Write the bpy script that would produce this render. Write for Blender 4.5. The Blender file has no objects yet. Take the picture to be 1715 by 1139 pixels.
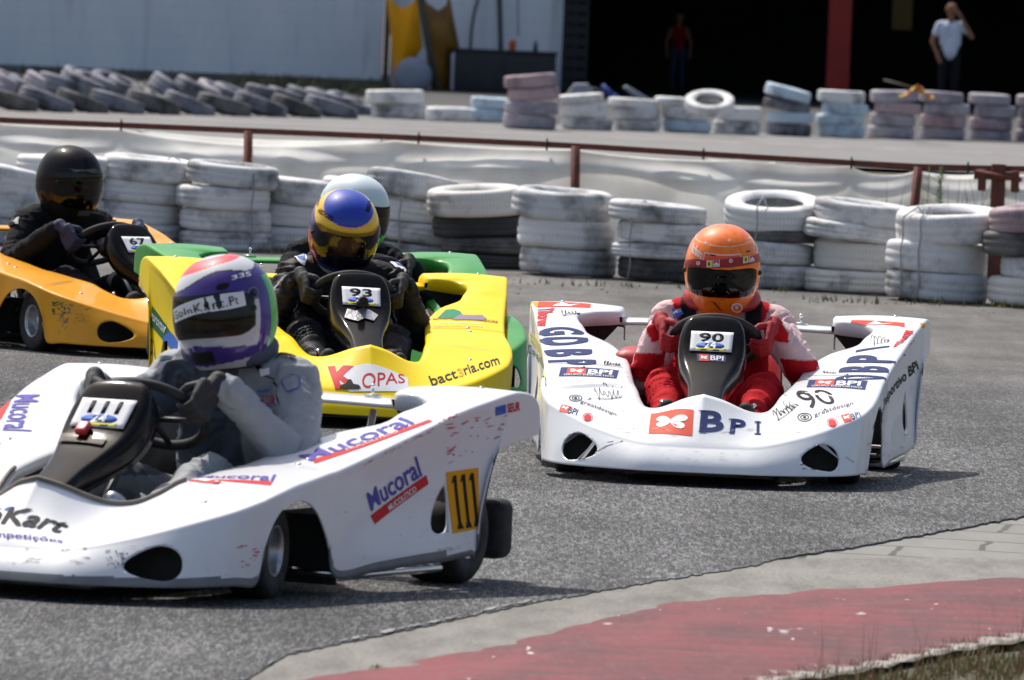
import bpy, bmesh, math, random
from mathutils import Vector, Matrix, noise
from mathutils.bvhtree import BVHTree
random.seed(7)
R_ = math.radians
C = bpy.context.scene.collection
scn = bpy.context.scene

# ------------------------------------------------------------------ camera
W0, H0, F0, CX, CY = 1715.0, 1139.0, 14000.0, 857.5, 569.5
CAMH = 1.68
pitch = math.atan(597.5 / F0)
roll = 0.042
fw = Vector((0, math.cos(pitch), -math.sin(pitch)))
up0 = Vector((0, math.sin(pitch), math.cos(pitch)))
rt0 = Vector((1, 0, 0))
rt = rt0 * math.cos(roll) + up0 * math.sin(roll)
up = up0 * math.cos(roll) - rt0 * math.sin(roll)
CAMP = Vector((0, 0, CAMH))
cam_d = bpy.data.cameras.new("camera")
cam = bpy.data.objects.new("camera", cam_d)
C.objects.link(cam)
cm = Matrix.Identity(4)
for i, v in enumerate((rt, up, -fw)):
    for j in range(3):
        cm[j][i] = v[j]
cm.translation = CAMP
cam.matrix_world = cm
cam_d.sensor_width = 36
cam_d.lens = 36 * F0 / W0
cam_d.clip_start = 0.5
cam_d.clip_end = 2000
cam_d.dof.use_dof = True
cam_d.dof.focus_distance = 29.6
cam_d.dof.aperture_fstop = 12.5
scn.camera = cam

# ------------------------------------------------------------------ world, sun, exposure
SUN = Vector((-0.30, 0.455, 0.84)).normalized()
w = bpy.data.worlds.new("World")
scn.world = w
w.use_nodes = True
nt = w.node_tree
nt.nodes.clear()
sky = nt.nodes.new("ShaderNodeTexSky")
sky.sky_type = 'NISHITA'
sky.sun_disc = False
sky.sun_elevation = math.asin(SUN.z)
sky.sun_rotation = math.atan2(SUN.x, SUN.y)
sky.dust_density = 3.5
sky.ozone_density = .6
bg = nt.nodes.new("ShaderNodeBackground")
bg.inputs[1].default_value = 0.14
wo = nt.nodes.new("ShaderNodeOutputWorld")
nt.links.new(sky.outputs[0], bg.inputs[0])
nt.links.new(bg.outputs[0], wo.inputs[0])
sd = bpy.data.lights.new("sun", 'SUN')
sd.energy = 4.3
sd.angle = R_(0.53)
sd.color = (1.0, 0.955, 0.88)
so = bpy.data.objects.new("sun", sd)
so.rotation_euler = SUN.to_track_quat('Z', 'Y').to_euler()
so.location = (0, 30, 30)
C.objects.link(so)
scn.view_settings.view_transform = 'Standard'
scn.view_settings.look = 'None'
scn.view_settings.exposure = 0.0
scn.view_settings.gamma = 1.0


# ------------------------------------------------------------------ pixel helpers
def ray(x, y):
    return (fw * F0 + rt * (x - CX) - up * (y - CY)).normalized()


def P(x, y, D):
    d = ray(x, y)
    return CAMP + d * (D / d.y)


def G(x, y, z=0.0):
    d = ray(x, y)
    return CAMP + d * ((z - CAMH) / d.z)


# ------------------------------------------------------------------ materials
def mat(name, col, rough=0.6, metal=0.0, coat=0.0, var=0.0, vscale=5.0, col2=None, bump=0.0, bscale=40.0,
        attr=None, spec=0.5, sheen=0.0, rvar=0.0, lo=0.4, hi=0.6, detail=5.0, objrand=False, anis=None):
    m = bpy.data.materials.new(name)
    m.use_nodes = True
    t = m.node_tree
    b = t.nodes["Principled BSDF"]
    b.inputs["Base Color"].default_value = (*col, 1)
    b.inputs["Roughness"].default_value = rough
    b.inputs["Metallic"].default_value = metal
    b.inputs["Coat Weight"].default_value = coat
    b.inputs["Coat Roughness"].default_value = 0.05
    b.inputs["Specular IOR Level"].default_value = spec
    b.inputs["Sheen Weight"].default_value = sheen
    tc = t.nodes.new("ShaderNodeTexCoord")
    src = tc.outputs["Object"]
    if objrand:
        oi = t.nodes.new("ShaderNodeObjectInfo")
        mu = t.nodes.new("ShaderNodeMath")
        mu.operation = 'MULTIPLY'
        mu.inputs[1].default_value = 37.0
        t.links.new(oi.outputs["Random"], mu.inputs[0])
        va = t.nodes.new("ShaderNodeVectorMath")
        va.operation = 'ADD'
        t.links.new(src, va.inputs[0])
        t.links.new(mu.outputs[0], va.inputs[1])
        src = va.outputs[0]
    if anis:
        mp = t.nodes.new("ShaderNodeMapping")
        mp.inputs["Scale"].default_value = anis
        t.links.new(src, mp.inputs[0])
        src = mp.outputs[0]
    base = None
    if attr:
        a = t.nodes.new("ShaderNodeAttribute")
        a.attribute_name = attr
        base = a.outputs["Color"]
        t.links.new(base, b.inputs["Base Color"])
    if var > 0:
        n = t.nodes.new("ShaderNodeTexNoise")
        n.inputs["Scale"].default_value = vscale
        n.inputs["Detail"].default_value = detail
        n.inputs["Roughness"].default_value = 0.65
        t.links.new(src, n.inputs["Vector"])
        rr = t.nodes.new("ShaderNodeMapRange")
        rr.inputs[1].default_value = lo
        rr.inputs[2].default_value = hi
        rr.inputs[3].default_value = 0
        rr.inputs[4].default_value = var
        t.links.new(n.outputs[0], rr.inputs[0])
        mx = t.nodes.new("ShaderNodeMix")
        mx.data_type = 'RGBA'
        t.links.new(rr.outputs[0], mx.inputs[0])
        if base:
            t.links.new(base, mx.inputs[6])
        else:
            mx.inputs[6].default_value = (*col, 1)
        c2 = col2 if col2 else tuple(c * 0.6 for c in col)
        mx.inputs[7].default_value = (*c2, 1)
        t.links.new(mx.outputs[2], b.inputs["Base Color"])
    if bump > 0:
        n2 = t.nodes.new("ShaderNodeTexNoise")
        n2.inputs["Scale"].default_value = bscale
        n2.inputs["Detail"].default_value = 3
        t.links.new(src, n2.inputs["Vector"])
        bp = t.nodes.new("ShaderNodeBump")
        bp.inputs["Strength"].default_value = 1.0
        bp.inputs["Distance"].default_value = bump
        t.links.new(n2.outputs[0], bp.inputs["Height"])
        t.links.new(bp.outputs[0], b.inputs["Normal"])
    return m


def glass(name, col, alpha):
    m = bpy.data.materials.new(name)
    m.use_nodes = True
    t = m.node_tree
    t.nodes.clear()
    o = t.nodes.new("ShaderNodeOutputMaterial")
    tr = t.nodes.new("ShaderNodeBsdfTransparent")
    tr.inputs[0].default_value = (*col, 1)
    gl = t.nodes.new("ShaderNodeBsdfGlossy")
    gl.inputs[1].default_value = 0.04
    fr = t.nodes.new("ShaderNodeFresnel")
    fr.inputs[0].default_value = 1.5
    mx = t.nodes.new("ShaderNodeMixShader")
    t.links.new(fr.outputs[0], mx.inputs[0])
    t.links.new(tr.outputs[0], mx.inputs[1])
    t.links.new(gl.outputs[0], mx.inputs[2])
    t.links.new(mx.outputs[0], o.inputs[0])
    return m


M = {}
M['asphalt_edge'] = mat('asphalt_edge', (.14, .14, .135), .95, var=.8, vscale=20, col2=(.04, .04, .04))
M['white_paint'] = mat('white_gelcoat', (.80, .81, .82), .45, coat=.55, spec=.3, var=.22, vscale=9, col2=(.62, .62, .61), bump=.0012, bscale=14, lo=.45, hi=.75)
M['white_dull'] = mat('white_gelcoat_b', (.80, .80, .81), .45, coat=.6, spec=.3, var=.18, vscale=7, col2=(.63, .64, .65), bump=.0008, bscale=9, lo=.45, hi=.75)
M['yellow'] = mat('yellow_gelcoat', (.92, .66, .004), .5, coat=.15, spec=.15, var=.25, vscale=8, col2=(.80, .55, .008), bump=.0008, bscale=12, lo=.5, hi=.75)
M['orange'] = mat('amber_gelcoat', (.84, .36, .008), .5, coat=.4, spec=.2, var=.3, vscale=6, col2=(.68, .27, .01), bump=.001, bscale=12, lo=.45, hi=.75)
M['green'] = mat('green_gelcoat', (.045, .33, .045), .5, coat=.4, spec=.2, var=.3, vscale=6, col2=(.03, .22, .03), bump=.0008, bscale=12)
M['inner'] = mat('fibreglass_inner', (.05, .05, .05), .8, var=.5, vscale=30)
M['black_gloss'] = mat('black_plastic', (.006, .006, .007), .14, coat=.0, spec=.12, bump=.0006, bscale=15, var=.3, col2=(.03, .03, .03), vscale=20, lo=.5, hi=.8)
M['black_matt'] = mat('black_rubber', (.012, .012, .013), .75, var=.6, vscale=40, col2=(.035, .034, .033))
M['tyre_k'] = mat('slick_rubber', (.014, .014, .014), .7, var=.8, vscale=25, col2=(.045, .042, .04), bump=.0006, bscale=150)
M['chrome'] = mat('chrome', (.75, .75, .76), .15, metal=1)
M['alu'] = mat('aluminium', (.52, .53, .55), .35, metal=.9, var=.5, vscale=50, col2=(.25, .25, .25))
M['frame'] = mat('frame_steel', (.05, .05, .055), .45, metal=.6)
M['seat'] = mat('seat_shell', (.02, .02, .02), .5)
M['seat_red'] = mat('seat_red', (.42, .012, .018), .5, var=.3, vscale=10)
M['silver'] = mat('silver_tape', (.45, .46, .47), .3, metal=.7, bump=.003, bscale=60)
M['trim'] = mat('rubber_trim', (.22, .19, .15), .7, var=.6, vscale=30)
M['skirt'] = mat('grey_skirt', (.20, .205, .21), .55, var=.4, vscale=12)
M['red'] = mat('decal_red', (.62, .03, .035), .6, spec=.15)
M['bpi_red'] = mat('decal_vermilion', (.75, .07, .03), .6, spec=.15)
M['navy'] = mat('decal_navy', (.018, .035, .14), .6, spec=.15)
M['blue'] = mat('decal_blue', (.05, .14, .50), .6, spec=.15)
M['violet'] = mat('decal_violet', (.10, .08, .38), .6, spec=.15)
M['black'] = mat('decal_black', (.012, .012, .014), .6, spec=.15)
M['white'] = mat('decal_white', (.80, .80, .80), .6, spec=.15)
M['dgreen'] = mat('decal_green', (.02, .13, .05), .6, spec=.15)
M['mgreen'] = mat('decal_leaf_green', (.03, .25, .12), .6, spec=.15)
M['gold'] = mat('decal_amber', (.80, .36, .01), .6, spec=.15)
M['lemon'] = mat('decal_lemon', (.75, .65, .03), .6, spec=.15)
M['brown'] = mat('decal_brown', (.22, .08, .05), .6, spec=.15)
M['scuff'] = mat('scuff_grey', (.16, .15, .15), .8)
M['scuff_lt'] = mat('scuff_light_grey', (.42, .42, .42), .8)
M['scuff_red'] = mat('scuff_red', (.62, .10, .14), .7)
M['seam'] = mat('seam_line', (.25, .25, .25), .8)
M['cream'] = mat('decal_cream', (.70, .60, .22), .6, spec=.15)
M['helmet'] = mat('helmet_lacquer', (.5, .5, .5), .5, coat=.7, spec=.25, attr='paint')
M['helmet_matt'] = mat('helmet_satin', (.5, .5, .5), .4, coat=.25, attr='paint', spec=.05)
M['suit'] = mat('suit_cloth', (.5, .5, .5), .85, attr='paint', bump=.008, bscale=24, spec=.15)
M['suit_shiny'] = mat('suit_nylon', (.5, .5, .5), .62, attr='paint', bump=.006, bscale=26, spec=.22)
M['glove_red'] = mat('glove_red', (.44, .010, .016), .7, var=.35, vscale=60, col2=(.16, .01, .01), bump=.0015, bscale=120)
M['glove_blk'] = mat('glove_black', (.018, .018, .02), .7, var=.3, vscale=50, col2=(.05, .05, .05), bump=.0015, bscale=120)
M['glove_blu'] = mat('glove_blue', (.02, .03, .10), .7, var=.5, vscale=30, col2=(.01, .01, .012), bump=.0015, bscale=120)
M['visor_dark'] = glass('visor_smoke', (.10, .10, .11), 1)
M['visor_mid'] = glass('visor_grey', (.16, .15, .15), 1)
M['visor_clear'] = glass('visor_clear', (.62, .60, .56), 1)
M['visor_amber'] = glass('visor_amber', (.22, .10, .02), 1)
M['rust'] = mat('rusty_red_steel', (.20, .045, .028), .75, var=.8, vscale=14, col2=(.10, .045, .03), bump=.003, bscale=60)
M['cord'] = mat('cord_grey', (.30, .31, .33), .8)


# ------------------------------------------------------------------ mesh builder
class MB:
    def __init__(self):
        self.v = []
        self.f = []
        self.m = []
        self.s = []

    def add(self, verts, faces, mi=0, smooth=True):
        o = len(self.v)
        self.v += [tuple(p) for p in verts]
        for f in faces:
            self.f.append(tuple(i + o for i in f))
            self.m.append(mi)
            self.s.append(smooth)

    def box(self, c, size, mi=0, rot=None, bevel=0.0):
        bm = bmesh.new()
        bmesh.ops.create_cube(bm, size=1)
        for v in bm.verts:
            v.co = Vector((v.co.x * size[0], v.co.y * size[1], v.co.z * size[2]))
        if bevel > 0:
            bmesh.ops.bevel(bm, geom=bm.edges[:], offset=bevel, segments=3, affect='EDGES', profile=.5)
        mx = (rot.to_4x4() if rot else Matrix.Identity(4))
        vs = [mx @ v.co + Vector(c) for v in bm.verts]
        bm.verts.index_update()
        self.add(vs, [[v.index for v in f.verts] for f in bm.faces], mi, bevel > 0)
        bm.free()

    def tube(self, pts, r, seg=10, mi=0, closed=False, caps=True, flat=1.0):
        pts = [Vector(p) for p in pts]
        n = len(pts)
        rs = r if isinstance(r, (list, tuple)) else [r] * n
        prev = None
        vs = []
        for i, p in enumerate(pts):
            if closed:
                d = pts[(i + 1) % n] - pts[i - 1]
            else:
                d = pts[min(i + 1, n - 1)] - pts[max(i - 1, 0)]
            d.normalize()
            if prev is None:
                a = d.cross(Vector((0, 0, 1)))
                if a.length < .05:
                    a = d.cross(Vector((0, 1, 0)))
            else:
                a = prev - d * prev.dot(d)
            a.normalize()
            prev = a
            b = d.cross(a)
            for k in range(seg):
                t = 2 * math.pi * k / seg
                vs.append(p + a * math.cos(t) * rs[i] + b * math.sin(t) * rs[i] * flat)
        fs = []
        for i in range(n if closed else n - 1):
            j = (i + 1) % n
            for k in range(seg):
                l = (k + 1) % seg
                fs.append((i * seg + k, i * seg + l, j * seg + l, j * seg + k))
        if not closed and caps:
            fs.append(tuple(range(seg))[::-1])
            fs.append(tuple((n - 1) * seg + k for k in range(seg)))
        self.add(vs, fs, mi)

    def lathe(self, prof, mx=None, seg=48, mi=0, closed=False):
        mx = mx or Matrix.Identity(4)
        vs = []
        n = len(prof)
        for k in range(seg):
            t = 2 * math.pi * k / seg
            for (r, z) in prof:
                vs.append(mx @ Vector((r * math.cos(t), r * math.sin(t), z)))
        fs = []
        for k in range(seg):
            l = (k + 1) % seg
            for i in range(n if closed else n - 1):
                j = (i + 1) % n
                fs.append((k * n + i, l * n + i, l * n + j, k * n + j))
        self.add(vs, fs, mi)

    def ball(self, c, r, mi=0, seg=16, rings=10):
        r = r if isinstance(r, (tuple, list)) else (r, r, r)
        vs, fs = [], []
        for i in range(rings + 1):
            a = math.pi * i / rings
            for k in range(seg):
                t = 2 * math.pi * k / seg
                vs.append((c[0] + r[0] * math.sin(a) * math.cos(t), c[1] + r[1] * math.sin(a) * math.sin(t), c[2] + r[2] * math.cos(a)))
        for i in range(rings):
            for k in range(seg):
                l = (k + 1) % seg
                fs.append((i * seg + k, (i + 1) * seg + k, (i + 1) * seg + l, i * seg + l))
        self.add(vs, fs, mi)

    def capsule(self, a, b, ra, rb, seg=14, sq=None):
        a, b = Vector(a), Vector(b)
        d = (b - a)
        L = d.length
        d = d / L if L > 1e-6 else Vector((0, 0, 1))
        pts, rs = [], []
        for i in range(5):
            t = math.pi / 2 * i / 4
            pts.append(a - d * ra * math.cos(t))
            rs.append(max(ra * math.sin(t), .0008))
        for i in range(5):
            t = math.pi / 2 * i / 4
            pts.append(b + d * rb * math.sin(t))
            rs.append(max(rb * math.cos(t), .0008))
        self.tube(pts, rs, seg)

    def build(self, name, mats, parent=None, weld=True):
        me = bpy.data.meshes.new(name)
        me.from_pydata(self.v, [], self.f)
        for m in (mats if isinstance(mats, (list, tuple)) else [mats]):
            me.materials.append(m)
        me.polygons.foreach_set('material_index', self.m)
        me.polygons.foreach_set('use_smooth', self.s)
        me.update()
        o = bpy.data.objects.new(name, me)
        C.objects.link(o)
        if parent:
            o.parent = parent
        return o


def tag(o, label=None, cat=None, group=None, kind=None):
    if label:
        o['label'] = label
    if cat:
        o['category'] = cat
    if group:
        o['group'] = group
    if kind:
        o['kind'] = kind
    return o


def empty(name, mx, label=None, cat=None, group=None):
    o = bpy.data.objects.new(name, None)
    C.objects.link(o)
    o.empty_display_size = .2
    o.matrix_world = mx
    return tag(o, label, cat, group)


def crom(pts, n):
    """catmull-rom through rows of points; n samples per span"""
    out = []
    m = len(pts)
    for i in range(m - 1):
        p0, p1, p2, p3 = pts[max(i - 1, 0)], pts[i], pts[i + 1], pts[min(i + 2, m - 1)]
        k = n[i] if isinstance(n, list) else n
        for j in range(k):
            t = j / k
            out.append(0.5 * ((2 * p1) + (p2 - p0) * t + (2 * p0 - 5 * p1 + 4 * p2 - p3) * t * t + (3 * p1 - p0 - 3 * p2 + p3) * t ** 3))
    out.append(pts[-1].copy())
    return out


def remesh(mb, voxel, smooth=3, name='tmp'):
    o = mb.build(name, M['suit'])
    md = o.modifiers.new('r', 'REMESH')
    md.mode = 'VOXEL'
    md.voxel_size = voxel
    md.use_smooth_shade = True
    s = o.modifiers.new('s', 'SMOOTH')
    s.factor = .5
    s.iterations = smooth
    dg = bpy.context.evaluated_depsgraph_get()
    dg.update()
    me = bpy.data.meshes.new_from_object(o.evaluated_get(dg))
    old = o.data
    bpy.data.objects.remove(o)
    bpy.data.meshes.remove(old)
    for p in me.polygons:
        p.use_smooth = True
    return me


def paint(me, func):
    a = me.color_attributes.new('paint', 'FLOAT_COLOR', 'POINT')
    for i, v in enumerate(me.vertices):
        a.data[i].color = (*func(v.co), 1)


# ------------------------------------------------------------------ kart body shell
def V(*a):
    return Vector(a)


#        bottom               crease              inner
ST = [
    (V(0, 0, .05), V(0, .075, .138), V(0, .25, .305)),
    (V(.12, .0, .05), V(.11, .077, .139), V(.065, .27, .287)),
    (V(.235, .012, .05), V(.213, .087, .145), V(.15, .335, .25)),
    (V(.40, .095, .05), V(.355, .155, .180), V(.205, .41, .245)),
    (V(.50, .20, .05), V(.458, .25, .216), V(.235, .50, .268)),
    (V(.55, .34, .05), V(.535, .36, .248), V(.252, .58, .295)),
    (V(.562, .455, .05), V(.566, .46, .272), V(.262, .63, .305)),
    (V(.572, .478, .15), V(.574, .50, .283), V(.267, .66, .309)),
    (V(.582, .535, .235), V(.58, .55, .295), V(.272, .69, .313)),
    (V(.590, .63, .270), V(.586, .63, .312), V(.278, .74, .319)),
    (V(.596, .735, .240), V(.590, .735, .326), V(.285, .80, .327)),
    (V(.600, .815, .150), V(.593, .82, .338), V(.292, .87, .335)),
    (V(.604, .865, .05), V(.596, .89, .347), V(.300, .94, .343)),
    (V(.625, 1.08, .06), V(.615, 1.08, .388), V(.325, 1.10, .378)),
    (V(.652, 1.27, .07), V(.640, 1.27, .435), V(.390, 1.27, .418)),
    (V(.664, 1.37, .072), V(.658, 1.40, .468), V(.478, 1.39, .447)),
    (V(.668, 1.41, .074), V(.667, 1.46, .483), V(.508, 1.45, .476)),
    (V(.673, 1.455, .077), V(.675, 1.53, .498), V(.530, 1.52, .494)),
    (V(.678, 1.505, .081), V(.685, 1.61, .512), V(.532, 1.585, .508)),
    (V(.682, 1.55, .085), V(.692, 1.66, .521), V(.490, 1.635, .512)),
    (V(.685, 1.578, .09), V(.697, 1.70, .528), V(.400, 1.655, .520)),
    (V(.690, 1.592, .22), V(.701, 1.74, .534), V(.385, 1.74, .529)),
    (V(.698, 1.66, .365), V(.706, 1.79, .538), V(.385, 1.79, .533)),
    (V(.710, 1.83, .402), V(.712, 1.86, .530), V(.385, 1.86, .525)),
    (V(.715, 1.90, .415), V(.715, 1.90, .505), V(.385, 1.895, .500)),
    (V(.712, 1.915, .42), V(.712, 1.918, .465), V(.385, 1.91, .455)),
]
for _s in ST:
    for _k in (0, 1):
        _s[_k].x += .011 * max(0, min(1, (_s[_k].y - .95) / .9))
SPAN = [6, 6, 16, 20, 18, 9, 4, 5, 6, 6, 6, 6, 9, 14, 14, 7, 7, 4, 4, 4, 4, 4, 4, 4, 3]


def shell_side():
    lines = [crom([s[k] for s in ST], SPAN) for k in range(3)]
    rows = []
    n = len(lines[0])
    for i in range(n):
        b, c, a = lines[0][i], lines[1][i], lines[2][i]
        t_side = (b - c)
        t_deck = (a - c)
        r1 = min(.012, t_side.length * .4)
        r2 = min(.016, t_deck.length * .4)
        p1 = c + t_side.normalized() * r1
        p2 = c + t_deck.normalized() * r2
        row = []
        hh = t_side.length
        ns = 24
        dent = 0.0
        if c.y > .86 and c.y < 1.8:
            dent = -.02 * math.sin(math.pi * min(1, (c.y - .86) / .9))
        for k in range(ns):
            t = k / ns
            q = b.lerp(p1, t)
            q.x += dent * math.sin(math.pi * min(1, max(0, (q.z - .1) / max(.05, hh))))
            if c.y < .36 and hh < .2:
                q += V(0, -.012, 0) * math.sin(math.pi * t)
            row.append(q)
        for k in range(5):
            t = k / 5
            row.append(p1 * (1 - t) ** 2 + c * 2 * t * (1 - t) + p2 * t * t)
        nd = 14
        for k in range(nd + 1):
            t = k / nd
            q = p2.lerp(a, t)
            q.z += .007 * math.sin(math.pi * t) * (1 if c.y > .5 else -.4)
            row.append(q)
        inn = V(a.x - .008, a.y + (.01 if c.y < .3 and a.x < .22 else 0), a.z - .008)
        row.append(inn)
        row.append(V(inn.x + .0, inn.y + (.004 if a.x < .22 else 0), inn.z - (.025 if c.y < 1.6 else .040)))
        rows.append(row)
    return rows


def make_shell_mesh():
    rows = shell_side()
    n, m = len(rows), len(rows[0])
    bm = bmesh.new()
    grid = {}
    for sg in (1, -1):
        for i in range(n):
            for j in range(m):
                q = rows[i][j]
                if i == 0 and sg == -1:
                    grid[(sg, i, j)] = grid[(1, i, j)]
                    continue
                x = 0.0 if i == 0 else q.x
                grid[(sg, i, j)] = bm.verts.new((x * sg, q.y, q.z))
    # openings: teardrop intake on the nose corner, rounded triangle in the flank
    def intake(p):
        u = (abs(p.x) - .425) * .80 + (p.y - .15) * .60
        zz = p.z - .112
        if p.y > .40 or p.z > .20 or abs(p.x) < .25:
            return 3.0
        a = .062 if u > 0 else .098
        q = zz - .12 * min(u + .01, 0)
        hgt = .046 * (1 if u > 0 else (1 - .35 * min(1, -u / .098)))
        return (abs(u / a) ** 2.3 + abs(q / hgt) ** 2.3) ** (1 / 2.3)

    def window(p):
        y, z = p.y, p.z
        if abs(p.x) < .6 or not 1.25 < y < 1.6:
            return 3.0
        ds = [(1.345 - y), (y - 1.445), (.150 - z), (z - .19 - (y - 1.345) * 1.25) / 1.6]
        k = 60.0
        s = math.log(sum(math.exp(k * d_) for d_ in ds)) / k
        return 1 + s * 25

    def level(p):
        return min(intake(p), window(p))
    n_, m_ = n, m
    keep = {}
    for sg in (1, -1):
        lv = [[level(grid[(sg, i, j)].co) for j in range(m)] for i in range(n)]
        mv = {}
        for i in range(n):
            for j in range(m):
                for (a_, b_) in ((i + 1, j), (i, j + 1)):
                    if a_ >= n or b_ >= m:
                        continue
                    f0, f1 = lv[i][j] - 1, lv[a_][b_] - 1
                    if f0 * f1 < 0 and abs(f0) < 3 and abs(f1) < 3:
                        t = f0 / (f0 - f1)
                        c0, c1 = grid[(sg, i, j)].co, grid[(sg, a_, b_)].co
                        x = c0.lerp(c1, t)
                        key, dd = ((i, j), t) if t <= .5 else ((a_, b_), 1 - t)
                        if key not in mv or dd < mv[key][0]:
                            mv[key] = (dd, x.copy())
        for (i, j), (dd, x) in mv.items():
            grid[(sg, i, j)].co = x
        keep[sg] = [[(2 if (i, j) in mv else (1 if lv[i][j] >= 1 else 0)) for j in range(m)] for i in range(n)]
    for sg in (1, -1):
        for i in range(n - 1):
            for j in range(m - 1):
                a, b, c, d = grid[(sg, i, j)], grid[(sg, i + 1, j)], grid[(sg, i + 1, j + 1)], grid[(sg, i, j + 1)]
                cc = (a.co + b.co + c.co + d.co) / 4
                st = [keep[sg][i][j], keep[sg][i + 1][j], keep[sg][i + 1][j + 1], keep[sg][i][j + 1]]
                quads = [(a, b, c, d)]
                if 0 in st:
                    if 1 not in st:
                        continue
                    quads = []
                    if st[0] == 0 or st[2] == 0:
                        tr_ = [((a, b, d), (0, 1, 3)), ((b, c, d), (1, 2, 3))]
                    else:
                        tr_ = [((a, b, c), (0, 1, 2)), ((a, c, d), (0, 2, 3))]
                    for t_, ix in tr_:
                        if all(st[q_] > 0 for q_ in ix):
                            quads.append(t_)
                elif 1 not in st:
                    if level(cc) < 1:
                        continue
                for vs in quads:
                    vs = vs if sg == 1 else tuple(reversed(vs))
                    if len(set(vs)) < len(vs):
                        continue
                    try:
                        f = bm.faces.new(vs)
                    except ValueError:
                        continue
                    f.smooth = True
                    if (cc - grid[(sg, i, 0)].co).length < .026 and cc.z < .14:
                        f.material_index = 2
    bmesh.ops.remove_doubles(bm, verts=bm.verts, dist=.0003)
    me = bpy.data.meshes.new('body_shell')
    bm.to_mesh(me)
    bvh = BVHTree.FromBMesh(bm)
    bm.free()
    return me, bvh, rows


SHELL, SHELL_BVH, SHELL_ROWS = make_shell_mesh()


# steering fairing
FT = [(.25, .262, .060, .04), (.32, .293, .062, .045), (.405, .330, .066, .055), (.49, .367, .084, .065), (.56, .405, .106, .075),
      (.613, .447, .117, .08), (.662, .497, .115, .075), (.697, .533, .103, .06), (.716, .549, .089, .05), (.727, .553, .070, .03)]


def make_fairing():
    mb = MB()
    cen = crom([V(0, a, b) for a, b, c, d in FT], 4)
    ww = crom([V(c, d, 0) for a, b, c, d in FT], 4)
    n = len(cen)
    vs = []
    K = 33
    for i in range(n):
        d = (cen[min(i + 1, n - 1)] - cen[max(i - 1, 0)]).normalized()
        nn = V(0, -d.z, d.y)
        wd, dp = ww[i].x, ww[i].y
        for k in range(K):
            u = -1 + 2 * k / (K - 1)
            au = abs(u)
            sg_ = 1 if u > 0 else -1
            if au <= .55:
                x, h = wd * .80 * (au / .55) * sg_, .004 * (1 - (au / .55) ** 2)
            elif au <= .8:
                t = (au - .55) / .25
                x = wd * (.80 + .17 * t) * sg_
                h = -.010 * t ** 1.5
            else:
                t = (au - .8) / .2
                x = wd * (.97 + .05 * math.sin(t * 1.57)) * sg_
                h = -.010 - dp * t
            vs.append(cen[i] + V(x, 0, 0) + nn * h)
    fs = []
    for i in range(n - 1):
        for k in range(K - 1):
            fs.append((i * K + k, i * K + k + 1, (i + 1) * K + k + 1, (i + 1) * K + k))
    # top end cap
    o = len(vs)
    fs.append(tuple((n - 1) * K + k for k in range(K)))
    mb.add(vs, fs)
    o = mb.build('steering_fairing', [M['black_gloss']])
    sm = o.modifiers.new('s', 'SOLIDIFY')
    sm.thickness = .004
    sm.offset = -1
    bvh = BVHTree.FromPolygons([tuple(v) for v in vs], fs)
    return o, bvh


# ------------------------------------------------------------------ decals
def text_mesh(s, bold=0.0, spacing=1.0, shear=0.0):
    cu = bpy.data.curves.new('t', 'FONT')
    cu.body = s
    cu.size = 1
    cu.offset = bold
    cu.space_character = spacing
    cu.shear = shear
    cu.resolution_u = 4
    o = bpy.data.objects.new('t', cu)
    C.objects.link(o)
    dg = bpy.context.evaluated_depsgraph_get()
    dg.update()
    me = bpy.data.meshes.new_from_object(o.evaluated_get(dg))
    vs = [v.co.copy() for v in me.vertices]
    fs = [tuple(p.vertices) for p in me.polygons]
    bpy.data.objects.remove(o)
    bpy.data.curves.remove(cu)
    bpy.data.meshes.remove(me)
    if not vs:
        return [], []
    x0, x1 = min(v.x for v in vs), max(v.x for v in vs)
    y0, y1 = min(v.y for v in vs), max(v.y for v in vs)
    return [((v.x - x0) / (x1 - x0), (v.y - y0) / (y1 - y0)) for v in vs], fs


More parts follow.
